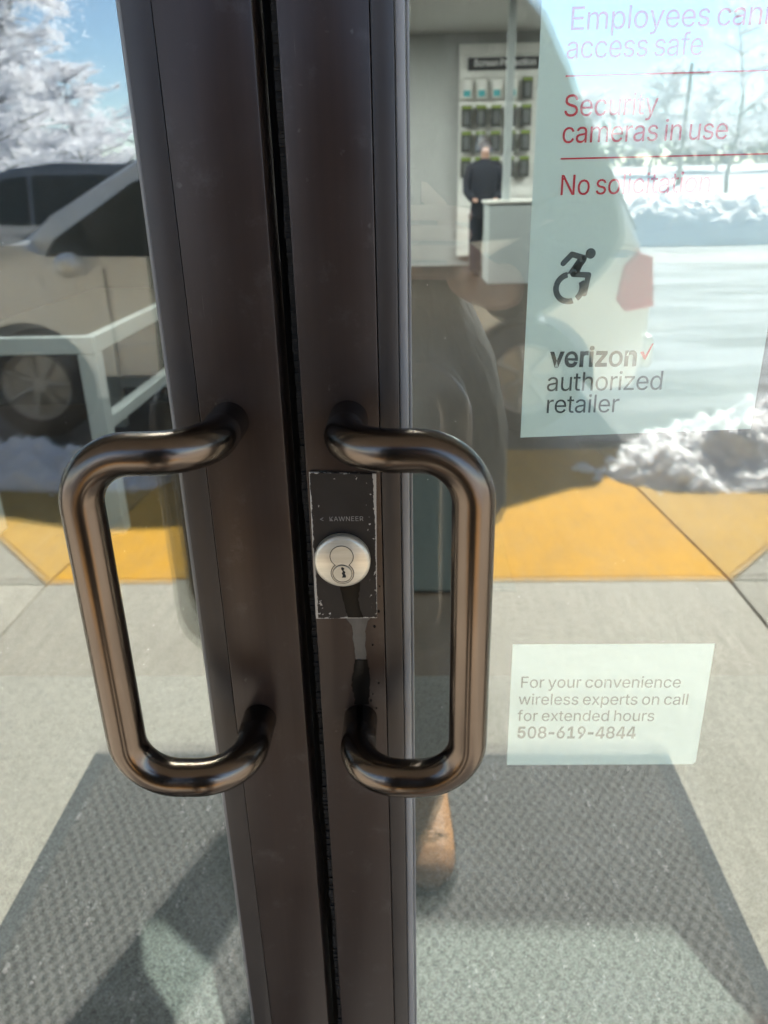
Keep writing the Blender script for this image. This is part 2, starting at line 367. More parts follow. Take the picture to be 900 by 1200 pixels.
 'rp': '212|26,-71 26,190 56,190 56,160 59,160 61,163 63,166 66,169 69,173 72,177 76,180 81,183 86,186 92,189 98,191 106,192 115,192 126,191 137,189 147,185 156,180 165,174 173,166 179,157 185,146 189,135 193,122 194,109 195,94 194,80 193,66 189,54 185,42 179,32 173,23 165,15 157,8 147,3 137,-1 126,-3 115,-4 106,-4 99,-3 92,-1 86,2 81,5 76,8 72,12 69,16 66,19 63,23 61,26 59,29 57,29 57,-71|110,23 119,24 126,26 133,29 140,33 145,38 150,44 154,51 158,58 161,67 163,75 164,85 164,95 164,104 163,114 161,122 158,131 155,138 150,145 146,151 140,156 134,160 126,163 119,164 110,165 102,164 94,163 87,160 81,156 75,151 70,145 66,139 62,131 60,123 58,114 57,105 56,95 57,84 58,75 60,66 63,58 66,50 70,43 75,37 81,32 87,28 94,26 102,24',
 'rr': '130|26,0 26,190 56,190 56,160 58,160 61,167 65,173 70,179 76,184 83,187 90,190 98,192 107,192 115,192 122,192 122,161 115,162 112,162 109,163 106,163 103,163 97,163 91,161 85,160 80,157 75,154 70,151 66,146 63,142 60,137 58,131 57,125 57,118 57,0',
 'rs': '182|91,-4 81,-4 72,-3 64,-1 56,2 49,5 42,9 36,14 31,19 26,25 23,32 20,39 18,47 47,53 49,46 53,40 57,34 62,30 68,27 75,25 82,23 91,23 100,23 108,25 116,27 122,31 127,36 131,40 133,46 134,51 134,56 132,60 130,64 127,68 123,71 118,74 113,76 106,78 75,85 63,89 52,93 43,98 36,104 31,111 27,119 24,127 23,137 24,145 26,152 29,159 33,166 38,172 43,177 50,181 58,185 66,188 74,190 84,192 94,192 103,192 112,191 120,189 127,186 134,183 140,179 145,175 149,170 153,164 157,158 160,152 162,145 134,139 132,144 129,149 126,153 121,158 116,162 110,164 102,166 94,166 86,166 78,164 71,162 65,158 61,154 57,150 55,144 54,139 55,134 56,129 59,125 62,122 66,119 72,116 78,114 86,111 115,105 127,101 137,97 146,92 153,86 159,79 162,71 165,63 166,53 165,45 163,37 160,30 156,24 151,17 145,12 138,7 130,3 121,0 112,-2 102,-4',
 'rt': '114|102,190 102,164 3,164 3,190|32,236 63,236 63,49 63,43 64,38 66,34 68,31 71,28 75,26 80,25 85,25 93,26 101,27 107,1 104,0 102,0 99,-1 96,-1 93,-2 90,-2 87,-2 84,-2 73,-1 62,1 53,5 46,11 40,18 36,26 33,36 32,46',
 'ru': '205|91,-3 82,-2 73,-1 65,2 57,5 51,10 44,15 39,22 35,29 31,38 28,47 27,58 26,69 26,190 57,190 57,72 58,62 60,52 63,44 68,37 75,32 82,28 91,26 100,25 107,25 113,27 119,28 125,31 130,34 134,38 138,43 142,48 144,54 146,61 148,68 148,76 148,190 179,190 179,0 149,0 149,46 154,46 149,34 143,23 136,15 129,8 120,4 111,0 101,-2',
 'rv': '195|81,0 9,190 42,190 83,78 86,69 88,60 91,52 93,43 96,35 98,27 100,18 103,10 92,10 94,18 97,27 99,35 101,43 104,52 106,60 109,69 112,78 152,190 186,190 113,0',
 'rw': '284|69,0 11,190 44,190 67,107 69,98 72,89 74,79 77,68 80,57 82,46 85,33 88,21 82,21 85,33 88,45 90,56 93,67 95,78 98,88 101,98 103,107 126,190 158,190 181,107 183,98 186,88 188,78 191,68 193,57 196,45 199,33 201,21 196,21 198,33 201,45 204,57 206,68 209,78 212,88 214,98 217,107 240,190 272,190 215,0 184,0 159,86 152,112 150,119 149,126 147,133 145,140 138,169 145,169 138,140 131,112 129,106 128,99 126,92 124,86 99,0',
 'rx': '189|10,0 86,109 86,86 14,190 50,190 74,153 78,146 82,139 86,133 90,127 93,121 97,115 100,109 104,103 88,103 91,109 95,115 98,121 101,127 104,133 108,139 112,146 117,153 141,190 176,190 104,84 104,107 179,0 143,0 115,43 111,49 107,56 103,62 100,68 97,74 93,80 90,85 86,91 102,91 99,85 95,80 92,74 89,68 86,62 82,56 78,49 74,43 46,0',
 'ry': '195|24,-69 31,-43 36,-44 40,-45 44,-45 48,-45 52,-44 55,-44 59,-42 62,-40 65,-37 68,-33 71,-29 73,-24 75,-18 81,-1 9,190 42,190 83,78 86,69 88,60 91,52 93,43 96,35 98,27 100,18 103,10 92,10 94,18 97,27 99,35 101,43 104,52 106,60 109,69 112,78 153,190 186,190 102,-29 99,-36 96,-43 92,-48 88,-54 84,-58 80,-62 75,-65 70,-68 64,-70 58,-71 52,-72 46,-73 42,-72 39,-72 35,-72 32,-72 30,-71 27,-70 25,-70',
 'rz': '190|21,0 21,23 127,160 127,161 24,161 24,190 166,190 166,165 63,30 63,28 169,28 169,0',
}
GL = {}
for _k, _v in GLYPHS.items():
    _p = _v.split('|')
    GL[_k] = (int(_p[0]), [[tuple(map(int, q.split(','))) for q in s_.split()] for s_ in _p[1:] if s_])
_bar = [(26, 0), (26, 254), (57, 254), (57, 0)]
GL['rl'] = (84, [_bar])
_e = GL['re'][1][0]                          # e and 4 come with overlapping strokes: rebuild as outline + counter
_i, _j, _k, _m = _e.index((186, 85)), _e.index((48, 79)), _e.index((154, 110)), _e.index((48, 113))
GL['re'] = (GL['re'][0], [_e[:_i + 1] + [(48, 85)] + _e[_j:], [(155, 110)] + _e[_k + 1:_m + 1] + [(48, 110)]])
GL['r4'] = (GL['r4'][0], [[(20, 53), (20, 79), (123, 254), (171, 254), (171, 81), (207, 81), (207, 53), (171, 53), (171, 0), (141, 0), (141, 53)],
                          [(54, 81), (141, 81), (141, 228)]])




def embolden(pts, d):
    """move an outline outwards by d (holes run the other way round, so they shrink)"""
    q = [pts[0]]
    for p in pts[1:]:
        if math.hypot(p[0] - q[-1][0], p[1] - q[-1][1]) > 3.5:
            q.append(p)
    while math.hypot(q[0][0] - q[-1][0], q[0][1] - q[-1][1]) <= 3.5:
        q.pop()
    n = len(q)
    out = []
    for i in range(n):
        a, b, c = q[i - 1], q[i], q[(i + 1) % n]
        e0 = Vector((b[0] - a[0], b[1] - a[1])).normalized()
        e1 = Vector((c[0] - b[0], c[1] - b[1])).normalized()
        n0, n1 = Vector((-e0.y, e0.x)), Vector((-e1.y, e1.x))
        k = n0 + n1
        k = k / max(.45, k.dot(n0)) if k.length > 1e-4 else n0
        out.append((b[0] + k.x * d, b[1] + k.y * d))
    for _ in range(3):                      # drop edges that turned round
        keep = []
        n = len(out)
        for i in range(n):
            j = (i + 1) % n
            if (out[j][0] - out[i][0]) * (q[j][0] - q[i][0]) + (out[j][1] - out[i][1]) * (q[j][1] - q[i][1]) > 0:
                keep.append(i)
        if len(keep) == n or len(keep) < 4:
            break
        out, q = [out[i] for i in keep], [q[i] for i in keep]
    return out


for _k in list(GL):
    _a, _s = GL[_k]
    GL['b' + _k[1:]] = (_a + 14, [embolden([(x + 7, y) for x, y in p], 13 if sum(p[i - 1][0] * p[i][1] - p[i][0] * p[i - 1][1] for i in range(len(p))) < 0 else 0) for p in _s])


_a, _s = GL['b-']
GL['b-'] = (_a - 44, [[(x - 22, y) for x, y in p] for p in _s])


def text_width(txt, st, track):
    x = 0
    for ch in txt:
        x += (70 if ch == ' ' else GL[st + ch][0]) + track
    return x - track


def lettering(lines, m, name, parent, y, thick=.00012):
    """lines: (text, style, x0, x1, baseline z, cap height, track); flat print in the XZ plane facing -Y"""
    cu = bpy.data.curves.new(name, 'CURVE')
    cu.dimensions = '2D'
    cu.fill_mode = 'BOTH'
    for txt, st, x0, x1, z, cap, track in lines:
        sz = cap / 254
        if x1 is None:
            sx = sz
        else:
            sx = (x1 - x0) / text_width(txt, st, track)
        x = 0
        for ch in txt:
            if ch == ' ':
                x += 70 + track
                continue
            adv, sp = GL[st + ch]
            for pts in sp:
                s_ = cu.splines.new('POLY')
                s_.points.add(len(pts) - 1)
                for q, (px, py) in zip(s_.points, pts):
                    q.co = (x0 + (x + px - 20) * sx, z + py * sz, 0, 1)
                s_.use_cyclic_u = True
            x += adv + track
    tmp = bpy.data.objects.new(name, cu)
    COL.objects.link(tmp)
    dg = bpy.context.evaluated_depsgraph_get()
    me = bpy.data.meshes.new_from_object(tmp.evaluated_get(dg))
    bpy.data.objects.remove(tmp)
    for v in me.vertices:
        v.co = (v.co.x, y, v.co.y)
    me.name = name
    me.materials.clear()
    me.materials.append(m)
    o = bpy.data.objects.new(name, me)
    COL.objects.link(o)
    o.parent = parent
    return o


def skin(name, joints, edges, m, parent, sub=2, loose=None):
    """joints: list of (x,y,z,r) or (x,y,z,rx,ry)"""
    bm = bmesh.new()
    lay = bm.verts.layers.skin.verify()
    vs = []
    for i, j in enumerate(joints):
        v = bm.verts.new(j[:3])
        v[lay].radius = (j[3], j[4] if len(j) > 4 else j[3])
        v[lay].use_root = (i == 0)
        vs.append(v)
    for a, b in edges:
        bm.edges.new((vs[a], vs[b]))
    me = bpy.data.meshes.new(name)
    bm.to_mesh(me)
    bm.free()
    o = bpy.data.objects.new(name, me)
    COL.objects.link(o)
    k = o.modifiers.new('skin', 'SKIN')
    k.use_smooth_shade = True
    u = o.modifiers.new('sub', 'SUBSURF')
    u.levels = u.render_levels = sub
    dg = bpy.context.evaluated_depsgraph_get()
    me2 = bpy.data.meshes.new_from_object(o.evaluated_get(dg))
    bpy.data.objects.remove(o)
    bm = bmesh.new()
    bm.from_mesh(me2)
    if loose:
        loose(bm)
    bm.to_mesh(me2)
    bm.free()
    me2.name = name
    me2.materials.clear()
    me2.materials.append(m)
    for p in me2.polygons:
        p.use_smooth = True
    r = bpy.data.objects.new(name, me2)
    COL.objects.link(r)
    r.parent = parent
    return r


# ------------------------------------------------------------------ materials
def bronze_stile():
    m = mat("dark_bronze_anodized", (.06, .045, .039), .42, .3, .28)
    t = NT(m)
    v = t.mapping((260, 260, 1.2))
    f = t.noise(1.0, 3, .6, v)
    g = t.noise(9, 5, .65)
    c = t.mix(t.math('MULTIPLY', f, .55), (.027, .0172, .0138), (.011, .0074, .0064))
    sc_ = t.ramp(t.noise(130, 2, .5), [(.70, 0), (.76, 1)])
    c = t.mix(t.math('MULTIPLY', sc_, .16), c, (.22, .205, .19))
    c = t.mix(t.math('MULTIPLY', t.ramp(g, [(.45, 0), (.75, 1)]), .4), c, (.027, .0225, .021))
    ms = t.n('ShaderNodeMapping')
    ms.inputs['Rotation'].default_value = (0, .9, 0)
    ms.inputs['Scale'].default_value = (900, 60, 30)
    t.l(t.tc.outputs['Object'], ms.inputs['Vector'])
    scr = t.math('MULTIPLY', t.ramp(t.noise(1.0, 2, .5, ms.outputs[0]), [(.70, 0), (.74, 1)]), t.ramp(t.noise(22, 3, .6), [(.56, 0), (.64, 1)]))
    c = t.mix(t.math('MULTIPLY', scr, .7), c, (.11, .10, .092))
    smg = t.ramp(t.noise(38, 6, .75), [(.56, 0), (.78, 1)])
    c = t.mix(t.math('MULTIPLY', smg, .8), c, (.050, .043, .040))
    t.l(c, t.b.inputs['Base Color'])
    t.l(t.math('MULTIPLY_ADD', g, .26, .20), t.b.inputs['Roughness'])
    t.bump(f, .06, .0005)
    return m


def bronze_handle():
    m = mat("polished_bronze", (.1, .08, .07), .2, 1.0)
    t = NT(m)
    g = t.noise(22, 5, .6)
    t.l(t.mix(g, (.105, .083, .068), (.078, .062, .051)), t.b.inputs['Base Color'])
    t.l(t.math('MULTIPLY_ADD', g, .14, .17), t.b.inputs['Roughness'])
    sp = t.noise(420, 2, .5)
    t.bump(sp, .03, .0004)
    return m


def glass_mat(name, f0, tint, dirt):
    m = bpy.data.materials.new(name)
    m.use_nodes = True
    t = NT(m)
    nt = m.node_tree
    nt.nodes.remove(t.b)
    out = nt.nodes['Material Output']
    geo = t.n('ShaderNodeNewGeometry')
    dot = t.n('ShaderNodeVectorMath', operation='DOT_PRODUCT')
    t.l(geo.outputs['Incoming'], dot.inputs[0])
    t.l(geo.outputs['True Normal'], dot.inputs[1])
    c = t.math('ABSOLUTE', dot.outputs['Value'])
    p = t.math('POWER', t.math('SUBTRACT', 1.0, c), 5.0)
    fac = t.math('MULTIPLY_ADD', p, 1 - f0, f0)
    tr = t.n('ShaderNodeBsdfTransparent')
    tr.inputs[0].default_value = (*tint, 1)
    gl = t.n('ShaderNodeBsdfGlossy')
    gl.inputs['Roughness'].default_value = 0.0
    mx = t.n('ShaderNodeMixShader')
    t.l(fac, mx.inputs[0])
    t.l(tr.outputs[0], mx.inputs[1])
    t.l(gl.outputs[0], mx.inputs[2])
    last = mx.outputs[0]
    if dirt:
        vo = t.n('ShaderNodeTexVoronoi')
        vo.inputs['Scale'].default_value = 170
        t.l(t.tc.outputs['Object'], vo.inputs['Vector'])
        keep = t.math('GREATER_THAN', t.n('ShaderNodeSeparateColor').outputs[0], .5)
        sep = keep.node.inputs[0].links[0].from_node
        t.l(vo.outputs['Color'], sep.inputs[0])
        keep.node.inputs[1].default_value = .74
        size = t.math('MULTIPLY', sep.outputs[1], .13)
        dots = t.math('MULTIPLY', keep, t.math('LESS_THAN', vo.outputs['Distance'], size))
        smear = t.ramp(t.noise(14, 5, .7), [(.5, 0), (.85, 1)])
        d = t.math('MAXIMUM', t.math('MULTIPLY', dots, .7), t.math('MULTIPLY', smear, .05))
        d = t.math('ADD', d, .006)
        df = t.n('ShaderNodeBsdfDiffuse')
        df.inputs[0].default_value = (.75, .75, .72, 1)
        m2 = t.n('ShaderNodeMixShader')
        t.l(d, m2.inputs[0])
        t.l(last, m2.inputs[1])
        t.l(df.outputs[0], m2.inputs[2])
        last = m2.outputs[0]
    t.l(last, out.inputs[0])
    return m


M = {}
M['stile'] = bronze_stile()
M['handle'] = bronze_handle()
M['bead'] = noisy("bronze_glazing_stop", (.017, .0135, .0127), (.027, .0215, .0195), 14, .42, metal=.3)
M['gasket'] = noisy("grey_vinyl_gasket", (.11, .11, .115), (.18, .177, .175), 40, .42, stretch=(1, 1, .2))
M['pile'] = noisy("black_pile_brush", (.002, .002, .002), (.012, .0115, .011), 300, .95, stretch=(1, 1, .5))
M['black'] = mat("black_void", (.004, .004, .004), .9)
M['glass_outer'] = glass_mat("outer_glass", .085, (.965, .99, .98), True)
M['glass_inner'] = glass_mat("inner_glass", .075, (.965, .99, .98), False)
M['window_glass'] = glass_mat("window_glass", .06, (.93, .97, .95), False)


def plate_mat():
    m = mat("worn_lock_plate", (.05, .042, .037), .42, .3, .22)
    t = NT(m)
    x = t.xyz('Generated')
    ax = t.math('ABSOLUTE', t.math('SUBTRACT', x[0], .5))
    az = t.math('ABSOLUTE', t.math('SUBTRACT', x[2], .5))
    nz = t.noise(320, 4, .7)
    nl = t.noise(70, 3, .6)
    w = t.math('ADD', t.math('MULTIPLY', nz, .05), t.math('MULTIPLY', nl, .06))
    ex = t.math('GREATER_THAN', ax, t.math('ADD', w, .402))
    ez = t.math('GREATER_THAN', az, t.math('ADD', w, .438))
    edge = t.math('MAXIMUM', ex, ez)
    chips = t.ramp(t.noise(300, 3, .6), [(.655, 0), (.665, 1)])
    near = t.math('MAXIMUM', t.math('GREATER_THAN', ax, .34), t.math('GREATER_THAN', az, .445))
    k = t.math('MAXIMUM', edge, t.math('MULTIPLY', chips, near))
    base = t.mix(t.noise(60, 4, .6), (.012, .0105, .0098), (.021, .018, .0165))
    t.l(t.mix(k, base, (.26, .25, .235)), t.b.inputs['Base Color'])
    t.l(t.math('MULTIPLY_ADD', nl, .3, .28), t.b.inputs['Roughness'])
    t.bump(t.math('MULTIPLY', k, -1), .3, .0004)
    return m


M['plate'] = plate_mat()
M['engraving'] = mat("worn_grey_print", (.13, .125, .12), .5)
M['brass'] = noisy("satin_nickel_brass", (.40, .37, .31), (.48, .45, .38), 30, .36, metal=.6, stretch=(1, 1, 14))
M['groove'] = mat("lock_groove", (.045, .04, .034), .6)
M['water'] = mat("wet_streak", (.004, .0035, .003), .22, 0, .10)  # near-black colour carries the dark reflection in the wet streak
M['wet_glint'] = noisy("painted_wet_glint", (.030, .028, .026), (.062, .058, .054), 90, .3, stretch=(1, 1, .35), spec=.35)  # lighter grey paints the bright reflection on the upper wet streak


def sheet_mat():
    m = mat("translucent_window_film", (.74, .78, .765), .55)
    t = NT(m)
    b = t.b
    tl = t.n('ShaderNodeBsdfTranslucent')
    tl.inputs[0].default_value = (.82, .87, .85, 1)
    mx = t.n('ShaderNodeMixShader')
    mx.inputs[0].default_value = .45
    t.l(b.outputs[0], mx.inputs[1])
    t.l(tl.outputs[0], mx.inputs[2])
    t.l(mx.outputs[0], m.node_tree.nodes['Material Output'].inputs[0])
    c = t.mix(t.noise(9, 4, .6), (.84, .89, .87), (.88, .91, .89))
    t.l(c, b.inputs['Base Color'])
    return m


M['sheet'] = sheet_mat()
M['red_ink'] = mat("red_ink", (.72, .02, .045), .5)
M['black_ink'] = mat("black_ink", (.035, .042, .045), .5)
M['grey_ink'] = mat("grey_ink", (.035, .038, .04), .5)
M['charcoal_ink'] = mat("charcoal_ink", (.07, .075, .08), .5)


def concrete_mat():
    m = mat("sidewalk_concrete", (.4, .39, .36), .9, 0, .12)
    t = NT(m)
    a = t.noise(1.6, 6, .65)
    b = t.noise(160, 4, .7)
    d = t.noise(14, 5, .7)
    c = t.mix(a, (.335, .32, .28), (.44, .42, .37))
    c = t.mix(t.math('MULTIPLY', t.ramp(d, [(.35, 0), (.7, 1)]), .55), c, (.235, .225, .195))
    c = t.mix(t.math('MULTIPLY', t.ramp(b, [(.35, 0), (.65, 1)]), .40), c, (.60, .58, .52))
    e = t.noise(46, 5, .75)
    c = t.mix(t.math('MULTIPLY', t.ramp(e, [(.44, 0), (.60, 1)]), .62), c, (.185, .175, .15))
    st = t.ramp(t.noise(.9, 5, .7, t.mapping((1, .6, 1))), [(.52, 0), (.66, 1)])
    c = t.mix(t.math('MULTIPLY', st, .35), c, (.19, .175, .145))
    t.l(c, t.b.inputs['Base Color'])
    t.bump(b, .4, .004)
    return m


def ramp_mat(name, c0, c1, worn):
    m = mat(name, c0, .85, 0, .15)
    t = NT(m)
    a = t.noise(2.3, 6, .65)
    b = t.noise(26, 5, .7)
    c = t.mix(t.ramp(a, [(.3, 0), (.7, 1)]), c0, c1)
    k = t.ramp(b, [(.52, 0), (.72, 1)])
    c = t.mix(t.math('MULTIPLY', k, worn), c, (.52, .44, .30))
    g = t.noise(5.5, 6, .75)
    c = t.mix(t.math('MULTIPLY', t.ramp(g, [(.48, 0), (.68, 1)]), .55), c, (.36, .22, .06))
    f = t.noise(85, 4, .7)
    c = t.mix(t.math('MULTIPLY', t.ramp(f, [(.5, 0), (.68, 1)]), .4), c, (.30, .19, .06))
    t.l(c, t.b.inputs['Base Color'])
    t.bump(b, .3, .004)
    return m


def mat_rubber():
    """ribbed rubber mat: rows of staggered oval holes"""
    m = mat("ribbed_rubber", (.13, .135, .135), .7, 0, .15)
    t = NT(m)
    x = t.xyz('Object')
    u = t.math('MULTIPLY', x[0], 1 / .0250)
    v = t.math('MULTIPLY', x[1], 1 / .0195)
    row = t.math('FLOOR', v)
    u2 = t.math('ADD', u, t.math('MULTIPLY', t.math('MODULO', row, 2.0), .5))
    fu = t.math('SUBTRACT', t.math('FRACT', u2), .5)
    fv = t.math('SUBTRACT', t.math('FRACT', v), .5)
    d = t.math('SQRT', t.math('ADD', t.math('POWER', t.math('MULTIPLY', fu, 1.15), 2.0), t.math('POWER', t.math('MULTIPLY', fv, 1.0), 2.0)))
    hole = t.ramp(d, [(.24, 1), (.36, 0)])
    big = t.noise(3.2, 5, .65)
    fine = t.noise(210, 4, .7)
    c = t.mix(big, (.072, .072, .071), (.128, .128, .126))
    c = t.mix(t.math('MULTIPLY', t.ramp(fine, [(.5, 0), (.72, 1)]), .35), c, (.26, .26, .25))
    c = t.mix(t.math('MULTIPLY', hole, .95), c, (.008, .009, .009))
    t.l(c, t.b.inputs['Base Color'])
    t.bump(t.math('MULTIPLY', hole, -1), .5, .003)
    t.l(t.math('MULTIPLY_ADD', big, .25, .55), t.b.inputs['Roughness'])
    return m


def asphalt_mat():
    """wet asphalt with packed snow left on the open part of the lot"""
    m = mat("wet_asphalt_and_packed_snow", (.04, .04, .042), .5, 0, .2)
    t = NT(m)
    x = t.xyz('Object')
    a = t.noise(.42, 6, .62, t.mapping((.55, 1.5, 1)))
    fine = t.noise(60, 4, .7)
    side = t.math('MULTIPLY_ADD', x[0], .16, -.27)
    side = t.math('MINIMUM', t.math('MAXIMUM', side, -.3), .30)
    far = t.math('LESS_THAN', x[1], -14.6)
    far2 = t.math('GREATER_THAN', x[1], -16.8)
    side = t.math('SUBTRACT', side, t.math('MULTIPLY', t.math('MULTIPLY', far, far2), .35))
    k = t.ramp(t.math('ADD', a, side), [(.50, 0), (.56, 1)])
    asp = t.mix(fine, (.028, .028, .03), (.06, .06, .06))
    sn = t.mix(t.noise(9, 5, .7), (.24, .255, .28), (.42, .43, .45))
    shade_trk = t.ramp(t.noise(1.1, 6, .7, t.mapping((.35, 1.7, 1))), [(.42, 1), (.56, 0)])  # tree shadows painted into the snow as dark track-like streaks
    sn = t.mix(t.math('MULTIPLY', shade_trk, .75), sn, (.085, .088, .095))
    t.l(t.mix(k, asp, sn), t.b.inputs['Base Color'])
    t.l(t.math('MULTIPLY_ADD', k, .45, .35), t.b.inputs['Roughness'])
    t.bump(t.math('ADD', t.math('MULTIPLY', k, .15), t.math('MULTIPLY', t.noise(16, 6, .75), .7)), .8, .05)
    return m


M['concrete'] = concrete_mat()
M['ramp'] = ramp_mat("yellow_ramp_paint", (.63, .325, .018), (.52, .27, .025), .35)
M['flare'] = ramp_mat("faded_yellow_paint", (.56, .34, .08), (.48, .30, .09), .5)
M['rubber'] = mat_rubber()
M['rubber_edge'] = noisy("rubber_border", (.045, .05, .053), (.085, .092, .096), 30, .7, spec=.15)
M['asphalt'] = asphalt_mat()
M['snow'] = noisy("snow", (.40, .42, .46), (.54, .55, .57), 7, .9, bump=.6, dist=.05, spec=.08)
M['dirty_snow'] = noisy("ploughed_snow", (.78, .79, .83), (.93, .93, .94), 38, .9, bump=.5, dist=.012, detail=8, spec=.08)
for _k, _s in (('dirty_snow', .07), ('snow', .05)):
    _b = M[_k].node_tree.nodes['Principled BSDF']
    _b.inputs['Subsurface Weight'].default_value = .8
    _b.inputs['Subsurface Radius'].default_value = (1.0, .95, .92)
    _b.inputs['Subsurface Scale'].default_value = _s
M['wall_white'] = noisy("painted_wall", (.42, .43, .42), (.47, .48, .47), 2, .8)
M['ceiling'] = noisy("ceiling_tiles", (.72, .73, .71), (.78, .79, .77), 30, .9)
M['wood_floor'] = noisy("brown_plank_floor", (.024, .017, .011), (.046, .033, .022), 3.5, .5, stretch=(6, .7, 1), detail=6, spec=.15)
M['carpet'] = noisy("granular_entry_carpet", (.010, .0115, .011), (.13, .138, .134), 330, .95, bump=.6, dist=.006, detail=3, lo=.35, hi=.68)
M['teal_mat'] = noisy("dark_teal_mat", (.012, .022, .022), (.02, .034, .034), 60, .9)
M['slat'] = noisy("white_slat_panel", (.78, .78, .74), (.84, .84, .8), 3, .6)
M['white_metal'] = mat("white_powder_coat", (.50, .55, .55), .4)
M['sign_black'] = mat("header_black", (.015, .016, .017), .5)
M['sign_white'] = mat("header_white", (.8, .8, .8), .5)
M['facade'] = noisy("tan_facade_panel", (.34, .30, .25), (.40, .36, .30), 5, .85, bump=.2)
M['added_partition'] = noisy("added_charcoal_partition", (.016, .016, .016), (.024, .0235, .023), 3, .8, spec=.1)
M['soffit'] = noisy("canopy_soffit", (.38, .37, .35), (.44, .43, .40), 8, .85)
M['bark'] = noisy("bark", (.10, .085, .07), (.5, .5, .5), 6, .95, lo=.4, hi=.6)
M['tree_snow'] = mat("snow_on_twigs", (.93, .93, .94), .9, 0, .1)
_t = NT(M['tree_snow'])
_tl = _t.n('ShaderNodeBsdfTranslucent')
_tl.inputs[0].default_value = (.93, .93, .95, 1)
_mx = _t.n('ShaderNodeMixShader')
_mx.inputs[0].default_value = .6
_t.l(_t.b.outputs[0], _mx.inputs[1])
_t.l(_tl.outputs[0], _mx.inputs[2])
_t.l(_mx.outputs[0], M['tree_snow'].node_tree.nodes['Material Output'].inputs[0])
M['evergreen'] = noisy("frosted_twigs", (.22, .225, .22), (.50, .51, .52), 3, .9)
M['tyre'] = mat("tyre_rubber", (.018, .018, .018), .8)
M['rim'] = noisy("silver_rim", (.40, .37, .32), (.52, .48, .42), 8, .5, metal=.4)
M['beige_paint'] = mat("beige_car_paint", (.84, .81, .73), .28, .15)
M['beige_paint'].node_tree.nodes['Principled BSDF'].inputs['Coat Weight'].default_value = .6
M['dark_paint'] = mat("dark_grey_car_paint", (.13, .14, .15), .25, .3)
M['car_glass'] = mat("dark_car_glass", (.010, .016, .016), .08, 0, .2)
M['car_trim'] = mat("black_car_trim", (.02, .02, .02), .6)
M['tail_red'] = mat("red_lamp_lens", (.55, .015, .02), .15)
M['lamp_clear'] = mat("clear_lamp_lens", (.75, .76, .78), .1)
M['skin'] = mat("skin", (.55, .34, .26), .55)
M['coat'] = noisy("dark_green_black_coat", (.014, .017, .015), (.03, .034, .031), 40, .9)
_t = NT(M['coat'])
_t.bump(_t.noise(7, 5, .6, _t.mapping((1.6, 1.6, .7))), 1.0, .05)
M['trousers'] = noisy("dark_brown_trousers", (.045, .036, .028), (.07, .056, .044), 60, .9)
M['boot'] = noisy("tan_leather", (.34, .165, .06), (.50, .265, .11), 12, .5)
_t = NT(M['boot'])
_t.bump(_t.noise(26, 5, .65, _t.mapping((1, 2.2, 1))), .7, .008)
M['sole'] = mat("dark_boot_sole", (.03, .025, .02), .8)
M['hair'] = mat("dark_brown_hair", (.03, .02, .014), .7)
M['eye'] = mat("eye_dark", (.03, .02, .015), .2)
M['phone'] = mat("black_phone", (.015, .016, .018), .2)
M['lens'] = mat("lens_glass", (.01, .01, .02), .03)
M['navy'] = mat("navy_clothes", (.014, .017, .028), .9)

# ------------------------------------------------------------------ setting: ground, lot, sidewalk, ramp
def struct(o):
    return tag(o, kind='structure')


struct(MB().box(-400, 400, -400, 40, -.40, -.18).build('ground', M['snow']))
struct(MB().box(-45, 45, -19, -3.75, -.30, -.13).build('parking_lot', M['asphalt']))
mb = MB()                                     # the snowy rise across the lot
NX, NY = 90, 34
grid = []
for j in range(NY + 1):
    for i in range(NX + 1):
        x = -90 + 180 * i / NX
        y = -19 - 70 * (j / NY) ** 1.4
        h = -.12 + 2.4 * min(1, max(0, (-19 - y) / 45)) + .22 * noise.noise((x * .2, y * .2, 0)) * min(1, (-19 - y) / 3)
        grid.append(mb.bm.verts.new((x, y, h)))
for j in range(NY):
    for i in range(NX):
        a = j * (NX + 1) + i
        mb.bm.faces.new((grid[a], grid[a + 1], grid[a + NX + 2], grid[a + NX + 1]))
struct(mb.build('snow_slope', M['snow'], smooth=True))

# sidewalk slabs with open joints, one sheet of concrete
mb = MB()
XJ = [-11.08, -8.64, -6.2, -3.76, -1.32, 1.12, 3.56, 6.0, 8.44, 10.88]
for a, b in zip(XJ, XJ[1:]):
    mb.box(a + .005, b - .005, -1.92, -.06, -.14, 0, .006, 2)
    if b < -2 or a > 3:
        mb.box(a + .005, b - .005, -3.57, -1.932, -.14, 0, .006, 2)
mb.box(-11, 11, -1.925, -.06, -.17, -.03).box(-11, -3.2, -3.57, -1.925, -.17, -.03).box(3.0, 11, -3.57, -1.925, -.17, -.03)
struct(mb.build('sidewalk', M['concrete'], smooth=30))
mb = MB()                                     # curb stone of the sidewalk, both sides of the ramp
for a, b in ((-11, -3.05), (2.85, 11)):
    mb.box(a, b, -3.75, -3.58, -.2, .002, .015, 2)
struct(mb.build('curb', M['concrete'], smooth=30))
YN, YF, ZF = -1.932, -3.75, -.122


def sheet(pts, m, name, th=.03):
    bm = MB()
    a = [bm.bm.verts.new(p) for p in pts]
    b = [bm.bm.verts.new((p[0], p[1], p[2] - th)) for p in pts]
    bm.bm.faces.new(a)
    bm.bm.faces.new(b[::-1])
    for i in range(len(pts)):
        j = (i + 1) % len(pts)
        bm.bm.faces.new((a[i], b[i], b[j], a[j]))
    return bm.build(name, m)


